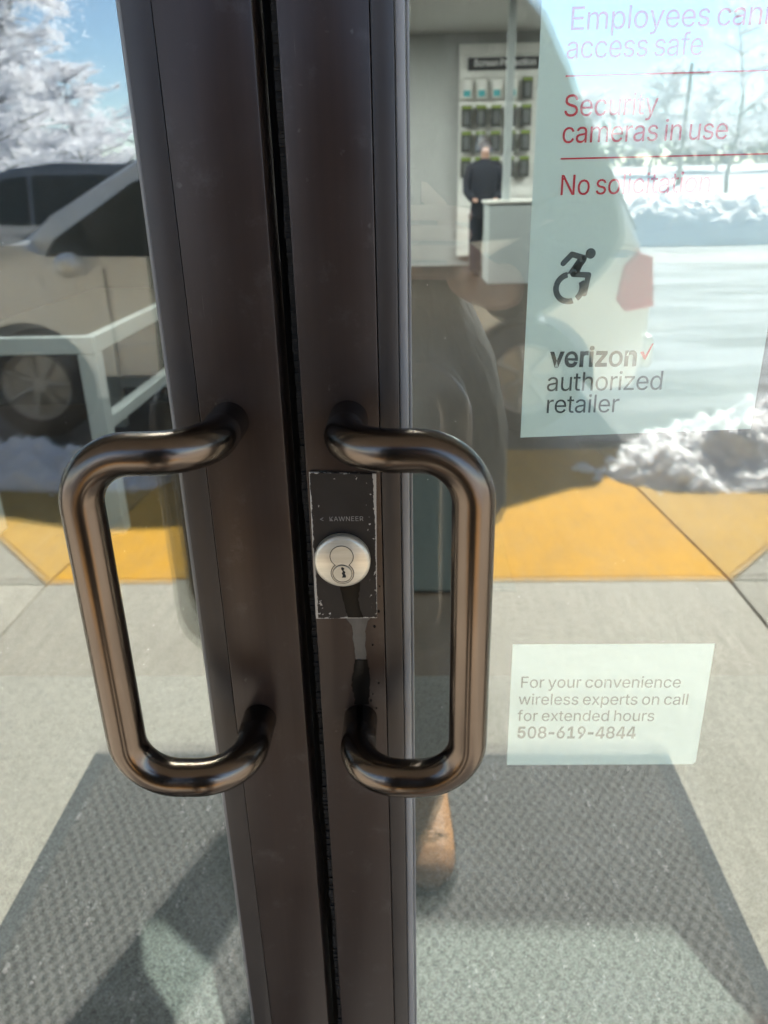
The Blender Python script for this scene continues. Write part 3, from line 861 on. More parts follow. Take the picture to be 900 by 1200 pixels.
struct(sheet([(-1.315, YN, -.002), (1.115, YN, -.002), (1.075, YF, ZF), (-1.275, YF, ZF)], M['ramp'], 'curb_ramp', .05))
mb = MB()
for s_, x0, x1, x2 in ((1, 1.127, 1.087, 2.84), (-1, -1.327, -1.287, -3.04)):
    a = [mb.bm.verts.new(p) for p in ((x0, YN, -.002), (x2, YF, .0), (x1, YF, ZF))]
    b = [mb.bm.verts.new((v.co.x, v.co.y, v.co.z - .06)) for v in a]
    mb.bm.faces.new(a)
    mb.bm.faces.new(b)
    for i in range(3):
        j = (i + 1) % 3
        mb.bm.faces.new((a[i], b[i], b[j], a[j]))
struct(mb.build('ramp_flare', M['flare']))
mb = MB()                                     # concrete beyond the flares
for pts in ([(1.14, YN), (3.555, YN), (3.555, -3.57), (2.69, -3.57)], [(-1.34, YN), (-3.755, YN), (-3.755, -3.57), (-2.89, -3.57)]):
    mb.prism(pts, 'z', -.14, -.001, .004)
struct(mb.build('sidewalk_corner', M['concrete']))

# ------------------------------------------------------------------ ploughed snow
def heap(name, label, cx, cy, z, rx, ry, h, seed, group=None, n=110, rough=1.0):
    mb = MB()
    rings = []
    for i in range(n + 1):
        row = []
        for j in range(n + 1):
            u, v = -1 + 2 * i / n, -1 + 2 * j / n
            r = math.hypot(u, v)
            k = 1 + .22 * noise.noise((u * 2 + seed, v * 2, 0))
            prof = max(0, 1 - (r * k) ** 2.2)
            p = Vector((u * rx, v * ry, 0))
            q = p * 5 + Vector((seed * 7, 0, 0))
            b = noise.noise(q) * .34 + abs(noise.noise(q * 2.3)) * .42 + abs(noise.noise(q * 5.1)) * .34 + abs(noise.noise(q * 11)) * .16
            row.append(mb.bm.verts.new((p.x, p.y, h * prof ** .85 * (.66 + rough * b * 1.25) - .02)))
        rings.append(row)
    for i in range(n):
        for j in range(n):
            mb.bm.faces.new((rings[i][j], rings[i + 1][j], rings[i + 1][j + 1], rings[i][j + 1]))
    rnd = random.Random(seed)
    for _ in range(260):
        a, q = rnd.random() * 2 * PI, .60 + .50 * rnd.random()
        mb.blob((math.cos(a) * rx * q, math.sin(a) * ry * q, h * .22 * rnd.random() * (1 if q < .95 else .1)), .012 + .04 * rnd.random() ** 2, 2, .8, seed=rnd.random() * 50)
    o = mb.build(name, M['dirty_snow'], smooth=True)
    o.location = (cx, cy, z)
    return tag(o, label, 'snow heap', group)


heap('snow_heap', 'lumpy ploughed snow heap beside the ramp in front of the car wheel', -2.35, -3.22, -.10, 1.25, .42, .22, 3)
heap('snow_heap', 'lumpy ploughed snow heap across the ramp corner below the large notice', 2.15, -3.28, -.11, 1.15, .62, .34, 11)
heap('snow_bank', 'long shaded snow bank across the far lane of the lot', 8.5, -20.2, -.12, 8.5, 1.6, 1.15, 5, rough=.6)
heap('snow_bank', 'rounded snow bank beyond the hood of the beige car', -6.1, -7.9, -.14, 1.9, .9, 1.75, 8, rough=.6)

# ------------------------------------------------------------------ building
bld = thing('store_building', 'single storey shop behind the glass doors with deep canopy and pale interior', 'building', (0, 0, 0))
Z = 2.95
mb = MB()
for a, b in ((-7, -1.05), (.885, 7)):
    mb.box(a, b, -.05, .18, -.1, Z)
mb.box(-7, 7, -.05, .18, Z, 4.2)
mb.build('facade_wall', M['facade'], bld)
mb = MB()
mb.box(-7, 7, -2.46, -.06, 2.80, 3.05)
mb.build('canopy', M['soffit'], bld)
mb = MB()
mb.box(-7, -6.8, .2, 13.9, -.1, 4.2)
mb.build('side_wall', M['wall_white'], bld)
MB().box(6.8, 7, .2, 13.9, -.1, 4.2).build('side_wall', M['wall_white'], bld)
MB().box(-6.8, 6.8, 13.62, 13.82, -.1, 4.2).build('rear_wall', M['wall_white'], bld)
MB().box(-6.8, 6.8, .2, 13.62, 3.5, 3.6).build('ceiling', M['ceiling'], bld)
MB().box(-6.98, 6.98, -.04, 13.9, 4.21, 4.4).build('roof', M['soffit'], bld)
mb = MB()                                      # bronze door frame
for a, b in ((-1.048, -.992), (.827, .883)):
    mb.box(a, b, -.065, .12, 0, Z, .0015, 1)
mb.box(-.992, .827, 0, .11, 2.18, 2.26, .0015, 1).box(-.992, .827, 0, .11, Z - .07, Z, .0015, 1)
sf = mb.build('door_frame', M['bead'], bld)
MB().box(-.992, .827, .03, .036, 2.26, Z - .07).build('transom_pane', M['window_glass'], sf)
MB().box(-.992, .827, -.03, .09, .0, .012, .004, 2).build('threshold', M['bead'], bld)

struct(MB().box(-6.8, 6.8, .12, 13.62, -.1, 0).build('store_floor', M['wood_floor']))
MB().box(-6.8, -.62, 4.5, 4.6, 0, 3.5).build('added_partition_wall', M['added_partition'], bld)  # unseen wall added to keep the view through the left pane dark
tag(MB().box(-1.3, 1.2, .13, 1.384, .001, .011, .004, 2).build('entrance_carpet', M['carpet']),
    'grey green granular carpet just inside the glass doors', 'carpet')
tag(MB().box(-.55, .36, 1.886, 3.05, .001, .012, .004, 2).build('floor_mat', M['teal_mat']),
    'dark teal mat on the brown shop floor beyond the entry carpet', 'floor mat')

# ceiling lights out of view; entry panel added to light notice and table
def em(name, col, st):
    m = bpy.data.materials.new(name)
    m.use_nodes = True
    b = m.node_tree.nodes['Principled BSDF']
    b.inputs['Base Color'].default_value = (.8, .8, .8, 1)
    b.inputs['Emission Color'].default_value = (*col, 1)
    b.inputs['Emission Strength'].default_value = st
    return m


M['troffer'] = em("lit_diffuser", (1, .98, .94), 8.5)
pos = [(x, y) for y in (8.6, 11.0) for x in (-3.4, -1.1, 3.4)] + [(-.5, 1.9)]
first = None
rows_ = ['the row nearer the doors', 'the row nearer the rear wall']
cols_ = ['left', 'middle', 'right']
for i, (x, y) in enumerate(pos):
    lb = 'lit white ceiling panel, %s one in %s' % (cols_[i % 3], rows_[i // 3]) if i < 6 else 'added unseen ceiling panel above the entry carpet, lighting notice and table'
    if first is None:
        first = thing('ceiling_light', lb, 'ceiling light', (x, y, 3.5), 0, 'lit panels in the shop ceiling')
        mb = MB()
        for a, b, c, d in ((-.62, .62, -.32, -.30), (-.62, .62, .30, .32), (-.62, -.60, -.30, .30), (.60, .62, -.30, .30)):
            mb.box(a, b, c, d, -.03, -.002)
        mb.build('frame', M['white_metal'], first)
        MB().box(-.598, .598, -.298, .298, -.02, -.004).build('diffuser', M['troffer'], first)
    else:
        dup(first, (x, y, 3.5), 0, None, lb, 'lit panels in the shop ceiling')

# ------------------------------------------------------------------ interior fittings
sw = thing('slat_wall', 'white slatted display panel with black header on the rear wall', 'display wall', (0, 13.5, 0))
mb = MB()
for i in range(20):
    z = .17 + i * .158
    mb.box(.83, 3.4, 0, .1, z, z + .142)
mb.box(.83, 3.4, .05, .11, .17, 3.33)
mb.build('slat_panel', M['slat'], sw)
hd = MB().box(.965, 2.45, -.05, -.005, 2.955, 3.13, .004).build('header_board', M['sign_black'], sw)
lettering([('Screen Protection', 'b', 1.06, 2.03, 3.01, .085, 0)], M['sign_white'], 'lettering', hd, -.052)
ordn = ['first', 'second', 'third', 'fourth', 'fifth', 'sixth']
rown = ['top row', 'second row', 'third row', 'bottom row']
protos = {}
for r_, z in enumerate((2.70, 2.32, 1.95, 1.57)):
    for c_, x in enumerate((.95, 1.18, 1.42, 1.66, 1.90)):
        kind = 'white' if (r_ == 0 and c_ < 4) else 'black'
        lb = ('white boxed screen protector hanging in the %s, %s from the left' if kind == 'white' else
              'black and green phone case package hanging in the %s, %s from the left') % (rown[r_], ordn[c_])
        if kind not in protos:
            t = thing('hanging_package', lb, 'package', (x, 13.40, z), 0, 'packages hanging on the slat wall')
            if kind == 'white':
                MB().box(-.075, .075, -.02, .02, -.14, .12, .004).build('box', M['slat'], t)
                MB().box(-.055, .055, -.023, -.0205, -.12, -.03).build('printed_label', mat("teal_print", (.05, .35, .38), .5), t)
            else:
                MB().box(-.08, .08, -.02, .02, -.17, .14, .004).build('card', mat("dark_pack", (.03, .035, .03), .5), t)
                mbx = MB().box(-.075, .075, -.023, -.0205, .09, .13)
                mbx.build('green_band', mat("green_print", (.22, .30, .04), .5), t)
                MB().box(-.045, .045, -.028, -.0205, -.13, .06, .006).build('phone_case', mat("grey_case", (.13, .14, .14), .3), t)
            mbh = MB()
            mbh.tube([(0, .1, .155), (0, -.03, .155)], .004, 6)
            mbh.build('hook', M['white_metal'], t)
            protos[kind] = t
        else:
            dup(protos[kind], (x, 13.40, z), 0, None, lb, 'packages hanging on the slat wall')

ct = thing('service_counter', 'tall pale counter before the slat wall with white post rising from it', 'counter', (0, 10.8, 0))
MB().box(1.10, 3.0, 0, .8, .0, 1.05, .01).build('cabinet', M['white_metal'], ct)
MB().box(1.07, 3.03, -.03, .83, 1.051, 1.09, .008).build('counter_top', M['slat'], ct)
MB().box(1.13, 2.97, .03, .77, -.0, .0005).build('plinth', M['car_trim'], ct)
MB().box(1.29, 1.39, .12, .22, 1.091, 3.49, .012).build('post', M['white_metal'], ct)

# white display table seen through the left pane
tb = thing('display_table', 'pale white steel framed display table inside behind the left pane', 'table', (0, 0, 0))
MB().box(-1.78, -1.221, 2.441, 4.02, .770, .800, .003).build('table_top', mat("dark_table_top", (.03, .028, .026), .45), tb)
mb = MB()
mb.box(-1.78, -1.18, 2.40, 2.44, .742, .808, .004)
mb.box(-1.22, -1.18, 2.4405, 4.02, .742, .808, .004)
mb.build('top_frame', M['white_metal'], tb)
for x, y in ((-1.2155, 2.4355), (-1.7445, 2.4355), (-1.2155, 3.9845), (-1.7445, 3.9845)):
    MB().box(x - .035, x + .035, y - .035, y + .035, .0, .741, .003).build('leg', M['white_metal'], tb)
MB().box(-1.24, -1.19, 2.471, 3.949, .43, .48, .003).build('side_rail', M['white_metal'], tb)
MB().box(-1.709, -1.251, 3.96, 4.01, .24, .30, .003).build('rear_rail', M['white_metal'], tb)


# ------------------------------------------------------------------ doors
def door(label, sgn):
    """sgn -1 left leaf, +1 right leaf"""
    d = thing('glass_door', label, 'door', (0, 0, 0))
    if sgn < 0:
        xs0, xs1 = -.1305, -.0790      # meeting stile
        bd0, bd1 = -.1470, -.1309      # glazing stop
        gk0, gk1 = -.1512, -.1472      # gasket
        hx0, hx1 = -.985, -.905
    else:
        xs0, xs1 = -.0665, -.0189
        bd0, bd1 = -.0185, -.0064
        gk0, gk1 = -.0062, .0015
        hx0, hx1 = .74, .82
    gx0, gx1 = (hx1 - .008, bd0 + .006) if sgn < 0 else (bd1 - .006, hx0 + .008)
    MB().box(xs0, xs1, 0, .0448, .015, 2.165, .0009, 2).build('meeting_stile', M['stile'], d, smooth=40)
    MB().box(bd0, bd1, .0010, .0440, .25, 2.06, .0007, 2).build('glazing_stop', M['bead'], d, smooth=40)
    mb = MB()
    if sgn < 0:
        mb.box(gk0, gk0 + .0016, .0075, .0190, .25, 2.06, .0005, 1).box(gk0 + .0019, gk1, .0035, .0190, .25, 2.06, .0006, 2)
    else:
        mb.box(gk0, gk0 + .0056, .0035, .0190, .25, 2.06, .0012, 2).box(gk0 + .0058, gk1, .0085, .0190, .25, 2.06, .0006, 2)
    mb.build('gasket', M['gasket'], d, smooth=40)
    MB().box(hx0, hx1, 0, .0448, .015, 2.165, .0009, 2).build('hinge_stile', M['stile'], d)
    a, b = (hx1 + .0003, xs0 - .0003) if sgn < 0 else (xs1 + .0003, hx0 - .0003)
    MB().box(a, b, .0005, .0443, .015, .2495, .0009, 2).build('bottom_rail', M['stile'], d)
    MB().box(a, b, .0005, .0443, 2.0605, 2.165, .0009, 2).build('top_rail', M['stile'], d)
    MB().box(gx0, gx1, .0195, .0245, .2515, 2.0585).build('glass_pane', M['glass_outer'], d)
    MB().box(gx0, gx1, .0375, .0425, .2515, 2.0585).build('glass_pane', M['glass_inner'], d)
    # pull handle
    xr, xb = (-.1125, -.1862) if sgn < 0 else (-.0380, .0352)
    zt, zb, p = 1.1675, .9410, .0620
    path = fillet([(xr, -.0002, zt), (xr, -p, zt), (xb, -p, zt), (xb, -p, zb), (xr, -p, zb), (xr, -.0002, zb)], .0315, 14)
    pts = []
    for q, r_ in zip(path, path[1:]):
        k = max(1, int((r_ - q).length / .02))
        pts += [q.lerp(r_, i / k) for i in range(k)]
    pts.append(path[-1])
    mb = MB()
    mb.tube(pts, .0123, 32)
    mb.build('pull_handle', M['handle'], d, smooth=True)
    # inner pull, a plain bar on the shop side
    return d


dl = door('left bronze glass door, plain stile with pull handle curving left', -1)
dr = door('right bronze glass door with round key cylinder in its stile', 1)

# pile weather strip filling the gap, carried by the right leaf
mb = MB()
rnd = random.Random(4)
z = .02
while z < 2.16:
    h = .0012 + .0022 * rnd.random()
    w = .0034 + .0007 * rnd.random() + .0012 * noise.noise((0, 0, z * 30))
    dy = .0065 + .002 * rnd.random()
    mb.box(-.0668 - w, -.0669, dy, .030, z, z + h * .94)
    z += h
mb.build('weather_strip', M['pile'], dr)
MB().box(-.0786, -.0671, .032, .040, .02, 2.16).build('astragal', M['black'], dl)

# lock plate and cylinder (children of the right leaf)
mb = MB()
mb.prism([(-.0645, 1.1340), (-.0217, 1.1322), (-.0238, 1.0268), (-.0661, 1.0264)][::-1], 'y', -.0022, -.0002, .0004, 2)
plate = mb.build('lock_plate', M['plate'], dr)
lettering([('<', 'r', -.0592, -.0562, 1.1000, .0036, 0), ('KAWNEER', 'r', -.0530, -.0305, 1.1000, .0032, 16)],
          M['engraving'], 'maker_mark', plate, -.00235)
cx, cz = -.0455, 1.0728
mb = MB()
mb.lathe([(.0, -.0005), (.0184, -.0005), (.0186, .0006), (.0186, .0048), (.0181, .0056), (.0176, .0060), (.0172, .0062), (.0172, .0064), (.0164, .0068), (.0, .0069)],
         (cx, -.002, cz), (0, -1, 0), 64)
cyl = mb.build('key_cylinder', M['brass'], plate, smooth=35)
YC = -.0089


def eight(r0, z0, r1, z1, n=40):
    """outline of two overlapping circles"""
    dz = z0 - z1
    a = (r0 * r0 - r1 * r1 + dz * dz) / (2 * dz)
    h = math.sqrt(max(1e-9, r0 * r0 - a * a))
    t0 = math.atan2(-a, h)
    t1 = math.atan2(dz - a, h)
    out = []
    for i in range(n + 1):
        t = t0 + (PI - 2 * t0) * i / n
        out.append((cx + r0 * math.cos(t), z0 + r0 * math.sin(t)))
    for i in range(1, n):
        t = (PI - t1) + (PI + 2 * t1) * i / n
        out.append((cx + r1 * math.cos(t), z1 + r1 * math.sin(t)))
    return out


ZU, ZL = 1.0775, 1.0652
MB().prism(eight(.0079, ZU, .0078, ZL), 'y', YC - .00008, YC + .0002).build('core_groove', M['groove'], plate)
MB().prism(eight(.00735, ZU, .00725, ZL), 'y', YC - .0003, YC + .0002, .0001, 1).build('lock_core', M['brass'], plate)
mb = MB()
mb.lathe([(.0062, .0), (.0062, .0004), (.0065, .0004), (.0065, .0)], (cx, YC - .0002, ZL), (0, -1, 0), 48)
mb.build('plug_groove', M['groove'], plate)
MB().lathe([(.0, .0006), (.0057, .0006), (.0059, .0004), (.0059, .0)], (cx, YC - .0002, ZL), (0, -1, 0), 48).build('plug', M['brass'], plate, smooth=35)
kx, kz = cx + .0006, ZL + .0008
key = [(-.0004, .0042), (.0010, .0030), (.0002, .0018), (.0016, .0004), (.0010, -.0008), (.0018, -.0022), (.0016, -.0036), (-.0010, -.0036), (-.0003, -.0018), (-.0010, -.0006), (-.0002, .0010), (-.0012, .0026), (-.0012, .0038)]
MB().prism([(kx + a, kz + b) for a, b in key], 'y', YC - .00095, YC - .0005).build('keyhole', M['black'], plate)

# water that ran down from the lock
def streak(pts, y, name, dome):
    mb = MB()
    L = [mb.bm.verts.new((a, y, z)) for a, b, z in pts]
    Cc = [mb.bm.verts.new(((a + b) / 2, y - dome, z)) for a, b, z in pts]
    Rr = [mb.bm.verts.new((b, y, z)) for a, b, z in pts]
    for i in range(len(pts) - 1):
        mb.bm.faces.new((L[i], Cc[i], Cc[i + 1], L[i + 1]))
        mb.bm.faces.new((Cc[i], Rr[i], Rr[i + 1], Cc[i + 1]))
    return mb


def ragged(pts, step=.0011, amp=.00075, seed=0):
    out = []
    for (a0, b0, z0), (a1, b1, z1) in zip(pts, pts[1:]):
        k = max(1, int(abs(z1 - z0) / step))
        for i in range(k):
            t_ = i / k
            z = z0 + (z1 - z0) * t_
            out.append((a0 + (a1 - a0) * t_ + amp * noise.noise((seed, z * 420, 0)), b0 + (b1 - b0) * t_ + amp * noise.noise((seed + 9, z * 420, 3)), z))
    return out + [pts[-1]]


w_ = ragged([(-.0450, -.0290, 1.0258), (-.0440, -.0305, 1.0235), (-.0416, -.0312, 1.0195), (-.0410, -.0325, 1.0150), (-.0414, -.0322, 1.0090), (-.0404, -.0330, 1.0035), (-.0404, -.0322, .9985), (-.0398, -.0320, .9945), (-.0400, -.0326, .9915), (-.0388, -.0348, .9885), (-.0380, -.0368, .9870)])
streak(w_, -.0003, 'glint_streak', .00012).build('glint_streak', M['wet_glint'], dr, smooth=True)
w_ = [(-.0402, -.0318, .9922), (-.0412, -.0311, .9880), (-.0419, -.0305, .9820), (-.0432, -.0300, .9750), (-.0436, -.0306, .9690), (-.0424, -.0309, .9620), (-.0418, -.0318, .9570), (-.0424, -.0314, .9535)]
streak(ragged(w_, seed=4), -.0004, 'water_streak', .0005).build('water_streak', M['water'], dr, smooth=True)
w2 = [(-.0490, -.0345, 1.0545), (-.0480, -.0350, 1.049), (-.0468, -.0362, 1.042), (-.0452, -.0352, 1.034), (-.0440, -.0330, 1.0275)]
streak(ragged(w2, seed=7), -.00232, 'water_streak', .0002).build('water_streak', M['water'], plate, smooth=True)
mb = MB()
rnd = random.Random(12)
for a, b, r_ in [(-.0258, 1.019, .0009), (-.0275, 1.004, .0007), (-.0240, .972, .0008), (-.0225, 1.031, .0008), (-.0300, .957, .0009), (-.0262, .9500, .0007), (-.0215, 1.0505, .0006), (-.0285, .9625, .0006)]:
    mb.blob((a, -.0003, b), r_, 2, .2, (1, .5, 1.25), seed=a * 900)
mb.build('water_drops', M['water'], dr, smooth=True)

# ------------------------------------------------------------------ notices stuck inside the right pane
YS = .0450
n1 = thing('door_notice', 'large frosted notice with red rules and black retailer lettering inside the right pane', 'notice', (0, 0, 0))
MB().prism([(.0752, 1.1403), (.2291, 1.1444), (.2291, 1.475), (.0750, 1.475)], 'y', YS, YS + .0003).build('sheet', M['sheet'], n1)
YT = YS - .0004
ch = .0112
tk = -7
lettering([('Employees cannot', 'r', .0915, .2215, 1.3783, ch, tk), ('access safe', 'r', .0906, .1679, 1.3644, ch, tk),
           ('Security', 'r', .0912, .1461, 1.3352, ch, tk), ('cameras in use', 'r', .0911, .1881, 1.3212, ch, tk),
           ('No solicitation', 'r', .0915, .1824, 1.2928, ch, tk)], M['red_ink'], 'red_lettering', n1, YT)
for z in (1.3558, 1.3128):
    MB().box(.0907, .222, YT - .0001, YT, z - .00045, z + .00045).build('red_rule', M['red_ink'], n1)
lettering([('verizon', 'b', .0926, .1498, 1.1888, .0122, -3)], M['black_ink'], 'bold_lettering', n1, YT)
lettering([('authorized', 'r', .0912, .1684, 1.1724, .0125, -7), ('retailer', 'r', .0915, .1408, 1.1574, .0122, -7)], M['black_ink'], 'lettering', n1, YT)
MB().prism([(.1497, 1.1975), (.1520, 1.1978), (.1532, 1.1950), (.1568, 1.2028), (.1578, 1.2028), (.1538, 1.1926), (.1527, 1.1926)], 'y', YT - .0001, YT).build('check_mark', M['red_ink'], n1)
# wheelchair symbol leaning forward
mb = MB()
ya, yb = YT - .0001, YT


def flat_stroke(mb, pts, w):
    for (a, b), (c, d) in zip(pts, pts[1:]):
        l = math.hypot(c - a, d - b)
        nx, ny = -(d - b) / l * w / 2, (c - a) / l * w / 2
        mb.prism([(a + nx, b + ny), (c + nx, d + ny), (c - nx, d - ny), (a - nx, b - ny)], 'y', ya, yb)
    for a, b in pts:
        mb.prism([(a + w / 2 * math.cos(2 * PI * k / 20), b + w / 2 * math.sin(2 * PI * k / 20)) for k in range(20)], 'y', ya - .00001, yb)


def arc(mb, c, r, a0, a1, w, n=36):
    o = [(c[0] + (r + w / 2) * math.cos(R(a0 + (a1 - a0) * i / n)), c[1] + (r + w / 2) * math.sin(R(a0 + (a1 - a0) * i / n))) for i in range(n + 1)]
    q = [(c[0] + (r - w / 2) * math.cos(R(a0 + (a1 - a0) * i / n)), c[1] + (r - w / 2) * math.sin(R(a0 + (a1 - a0) * i / n))) for i in range(n + 1)]
    for i in range(n):
        mb.prism([o[i], o[i + 1], q[i + 1], q[i]], 'y', ya, yb)


ic = (.1010, 1.2385)
arc(mb, ic, .0082, 100, 290, .0036)
arc(mb, ic, .0082, -52, 28, .0036)
mb.prism([(.1128 + .0031 * math.cos(2 * PI * k / 28), 1.2590 + .0031 * math.sin(2 * PI * k / 28)) for k in range(28)], 'y', ya, yb)
flat_stroke(mb, [(.0963, 1.2535), (.1013, 1.2587), (.1090, 1.2565)], .0034)
flat_stroke(mb, [(.1083, 1.2555), (.1030, 1.2478)], .0044)
mb.prism([(.1098, 1.2560), (.1068, 1.2478), (.0992, 1.2470), (.1050, 1.2560)], 'y', ya, yb)
flat_stroke(mb, [(.1030, 1.2468), (.1125, 1.2462), (.1108, 1.2350)], .0034)
mb.build('wheelchair_symbol', M['charcoal_ink'], n1)

n2 = thing('phone_notice', 'small frosted card with grey lettering and phone number low on the right pane', 'notice', (0, 0, 0))
MB().prism([(.0772, .9747), (.2297, .9750), (.2305, .8625), (.2280, .8599), (.0773, .8585)], 'y', YS, YS + .0003).build('sheet', M['sheet'], n2)
c2 = .0104
lettering([('For your convenience', 'r', .0849, .2099, .9354, c2, -2), ('wireless experts on call', 'r', .0843, .2178, .9192, c2, -2),
           ('for extended hours', 'r', .0844, .1932, .9034, c2, -2)], M['grey_ink'], 'lettering', n2, YT)
lettering([('508-619-4844', 'b', .0845, .1801, .8866, .0108, 2)], M['grey_ink'], 'bold_lettering', n2, YT)

# ------------------------------------------------------------------ rubber mat outside the door
mt = thing('rubber_mat', 'grey ribbed rubber mat with plain border lying in front of the doors', 'mat', (0, 0, 0))
MB().box(-.757, .586, -.978, -.13, .001, .0105, .002, 2).build('ribbed_field', M['rubber'], mt)
mb = MB()
mb.prism([(-.797, -1.017), (.626, -1.017), (.626, -.09), (-.797, -.09)], 'z', .001, .0085, .004, 3)
mb.build('border', M['rubber_edge'], mt)
mb = MB()
rnd = random.Random(21)
for _ in range(150):
    x = rnd.choice((-1, 1)) * abs(rnd.gauss(.42, .16)) - .06
    y = -.25 - .75 * rnd.random()
    mb.blob((x, y, .012), .0016 + .0036 * rnd.random() ** 2, 1, .6, seed=rnd.random() * 40)
o = mb.build('salt_grains', M['tree_snow'])
tag(o, 'white ice melt grains scattered on the rubber mat', 'salt', None, 'stuff')


# ------------------------------------------------------------------ cars
def car(label, loc, paint, s=1.0, group=None, flip=False):
    """compact SUV along X, nose at -X, origin at front axle on the ground"""
    t = thing('parked_car', label, 'car', loc, 0, group)
    W = .90
    FA, RA, WR = 0.0, 3.02, .335

    def arch(c):
        return [(c + (WR + .06) * math.cos(R(a)), max(.26, WR + (WR + .06) * math.sin(R(a)))) for a in range(190, -11, -10)]
    prof = [(-.88, .30), (-.90, .55), (-.86, .80), (-.70, .96), (-.35, 1.08), (.0, 1.165), (.14, 1.19), (.20, 1.055), (3.55, 1.075), (3.66, 1.04), (3.70, .80), (3.72, .52), (3.66, .30)]
    prof += arch(RA)[::-1] + arch(FA)[::-1]
    mb = MB()
    mb.prism(prof, 'y', -W, W)

    def free(v):
        return all((Vector((v.co.x - c, v.co.z - WR))).length > WR + .075 for c in (FA, RA)) and v.co.z > .29
    es = [e for e in mb.bm.edges if free(e.verts[0]) and free(e.verts[1]) and abs(e.verts[0].co.y - e.verts[1].co.y) < .01]
    bmesh.ops.bevel(mb.bm, geom=es, offset=.045, segments=3, affect='EDGES', profile=.5)
    body = mb.build('body', paint, t, smooth=40)
    # greenhouse
    g = [(-.02, 1.045), (.02, 1.15), (.25, 1.315), (.80, 1.63), (1.12, 1.735), (1.65, 1.785), (3.05, 1.74), (3.36, 1.65), (3.63, 1.10), (3.64, 1.045)]
    mb = MB()
    mb.prism(g, 'y', -W + .03, W - .03, 0)
    for v in mb.bm.verts:
        k = (v.co.z - 1.10) / .65
        v.co.y *= 1 - .20 * k
    es = [e for e in mb.bm.edges]
    bmesh.ops.bevel(mb.bm, geom=es, offset=.05, segments=3, affect='EDGES', profile=.5)
    mb.build('cabin', paint, t, smooth=50)

    def side(pts, name, m, out=.012, th=.012):
        for sg in (-1, 1):
            mb = MB()
            a, b = [], []
            for x, z in pts:
                y = (W - .03) * (1 - .20 * (z - 1.10) / .65)
                a.append(mb.bm.verts.new((x, sg * (y + out), z)))
                b.append(mb.bm.verts.new((x, sg * (y - th), z)))
            mb.bm.faces.new(a)
            mb.bm.faces.new(b[::-1])
            for i in range(len(pts)):
                j = (i + 1) % len(pts)
                mb.bm.faces.new((a[i], b[i], b[j], a[j]))
            mb.build(name, m, t)
    side([(.20, 1.085), (.27, 1.19), (.72, 1.47), (1.05, 1.61), (1.30, 1.64), (1.32, 1.085)], 'side_window', M['car_glass'], .02, .03)
    side([(1.38, 1.085), (1.38, 1.645), (2.30, 1.63), (2.38, 1.12), (2.36, 1.085)], 'side_window', M['car_glass'], .02, .03)
    side([(2.46, 1.12), (2.40, 1.62), (3.0, 1.58), (3.27, 1.16)], 'side_window', M['car_glass'], .02, .03)
    # windscreen and rear glass lie on the sloping ends
    for pts, name in (([(.06, 1.18), (.74, 1.595)], 'windscreen'), ([(3.60, 1.16), (3.40, 1.58)], 'rear_window')):
        (x0, z0), (x1, z1) = pts
        mb = MB()
        q = []
        for x, z in ((x0, z0), (x1, z1)):
            y = (W - .13) * (1 - .20 * (z - 1.10) / .65)
            q.append((x, y, z))
        dx = -.02 if name == 'windscreen' else .02
        a = [(q[0][0], -q[0][1], q[0][2]), (q[0][0], q[0][1], q[0][2]), (q[1][0], q[1][1], q[1][2]), (q[1][0], -q[1][1], q[1][2])]
        va = [mb.bm.verts.new((x + dx, y, z + .012)) for x, y, z in a]
        vb = [mb.bm.verts.new((x - dx, y, z - .012)) for x, y, z in a]
        mb.bm.faces.new(va)
        mb.bm.faces.new(vb[::-1])
        for i in range(4):
            j = (i + 1) % 4
            mb.bm.faces.new((va[i], vb[i], vb[j], va[j]))
        mb.build(name, M['car_glass'], t)
    for x in (FA, RA):
        for sg in (-1, 1):
            mb = MB()
            mb.lathe([(.20, -.10), (.30, -.105), (.33, -.08), (WR, -.03), (WR, .05), (.33, .09), (.30, .105), (.215, .10)], (x, sg * (W - .13), WR), (0, sg, 0), 40)
            wh = mb.build('wheel', M['tyre'], t, smooth=40)
            mb = MB()
            mb.lathe([(.0, .055), (.05, .058), (.06, .045), (.18, .04), (.20, .075), (.218, .09), (.222, .10), (.216, .06), (.216, -.02), (.0, -.02)], (x, sg * (W - .13), WR), (0, sg, 0), 40)
            for k in range(7):
                a = 2 * PI * k / 7
                mb.tube([(x + .05 * math.cos(a), sg * (W - .13 + .055), WR + .05 * math.sin(a)), (x + .205 * math.cos(a), sg * (W - .13 + .075), WR + .205 * math.sin(a))], .017, 6)
            mb.build('rim', M['rim'], wh, smooth=40)
    for sg in (-1, 1):
        MB().box(.46, 2.2, sg * (W + .004) - .012, sg * (W + .004) + .012, .27, .40, .008).build('sill_trim', M['car_trim'], t)
        d = []
        for x in (.55, 1.35, 2.15):
            d.append(MB().box(x - .004, x + .004, sg * (W + .001) - .004, sg * (W + .001) + .004, .42, 1.03).build('door_seam', M['car_trim'], t))
        for x in (1.08, 1.92):
            MB().box(x, x + .17, sg * (W + .014) - .014, sg * (W + .014) + .014, .93, .965, .01, 2).build('door_handle', paint, t)
        MB().prism([(.56, .55), (2.2, .70), (2.2, .73), (.56, .58)], 'y', sg * (W - .02), sg * (W + .016), .006).build('side_moulding', paint, t)
        mb = MB()
        mb.blob((.40, sg * (W + .13), 1.06), .10, 3, 0, (.75, 1, .70))
        mb.box(.36, .44, min(sg * (W - .02), sg * (W + .08)), max(sg * (W - .02), sg * (W + .08)), .99, 1.03, .01)
        mb.build('wing_mirror', paint, t, smooth=True)
        mb = MB()
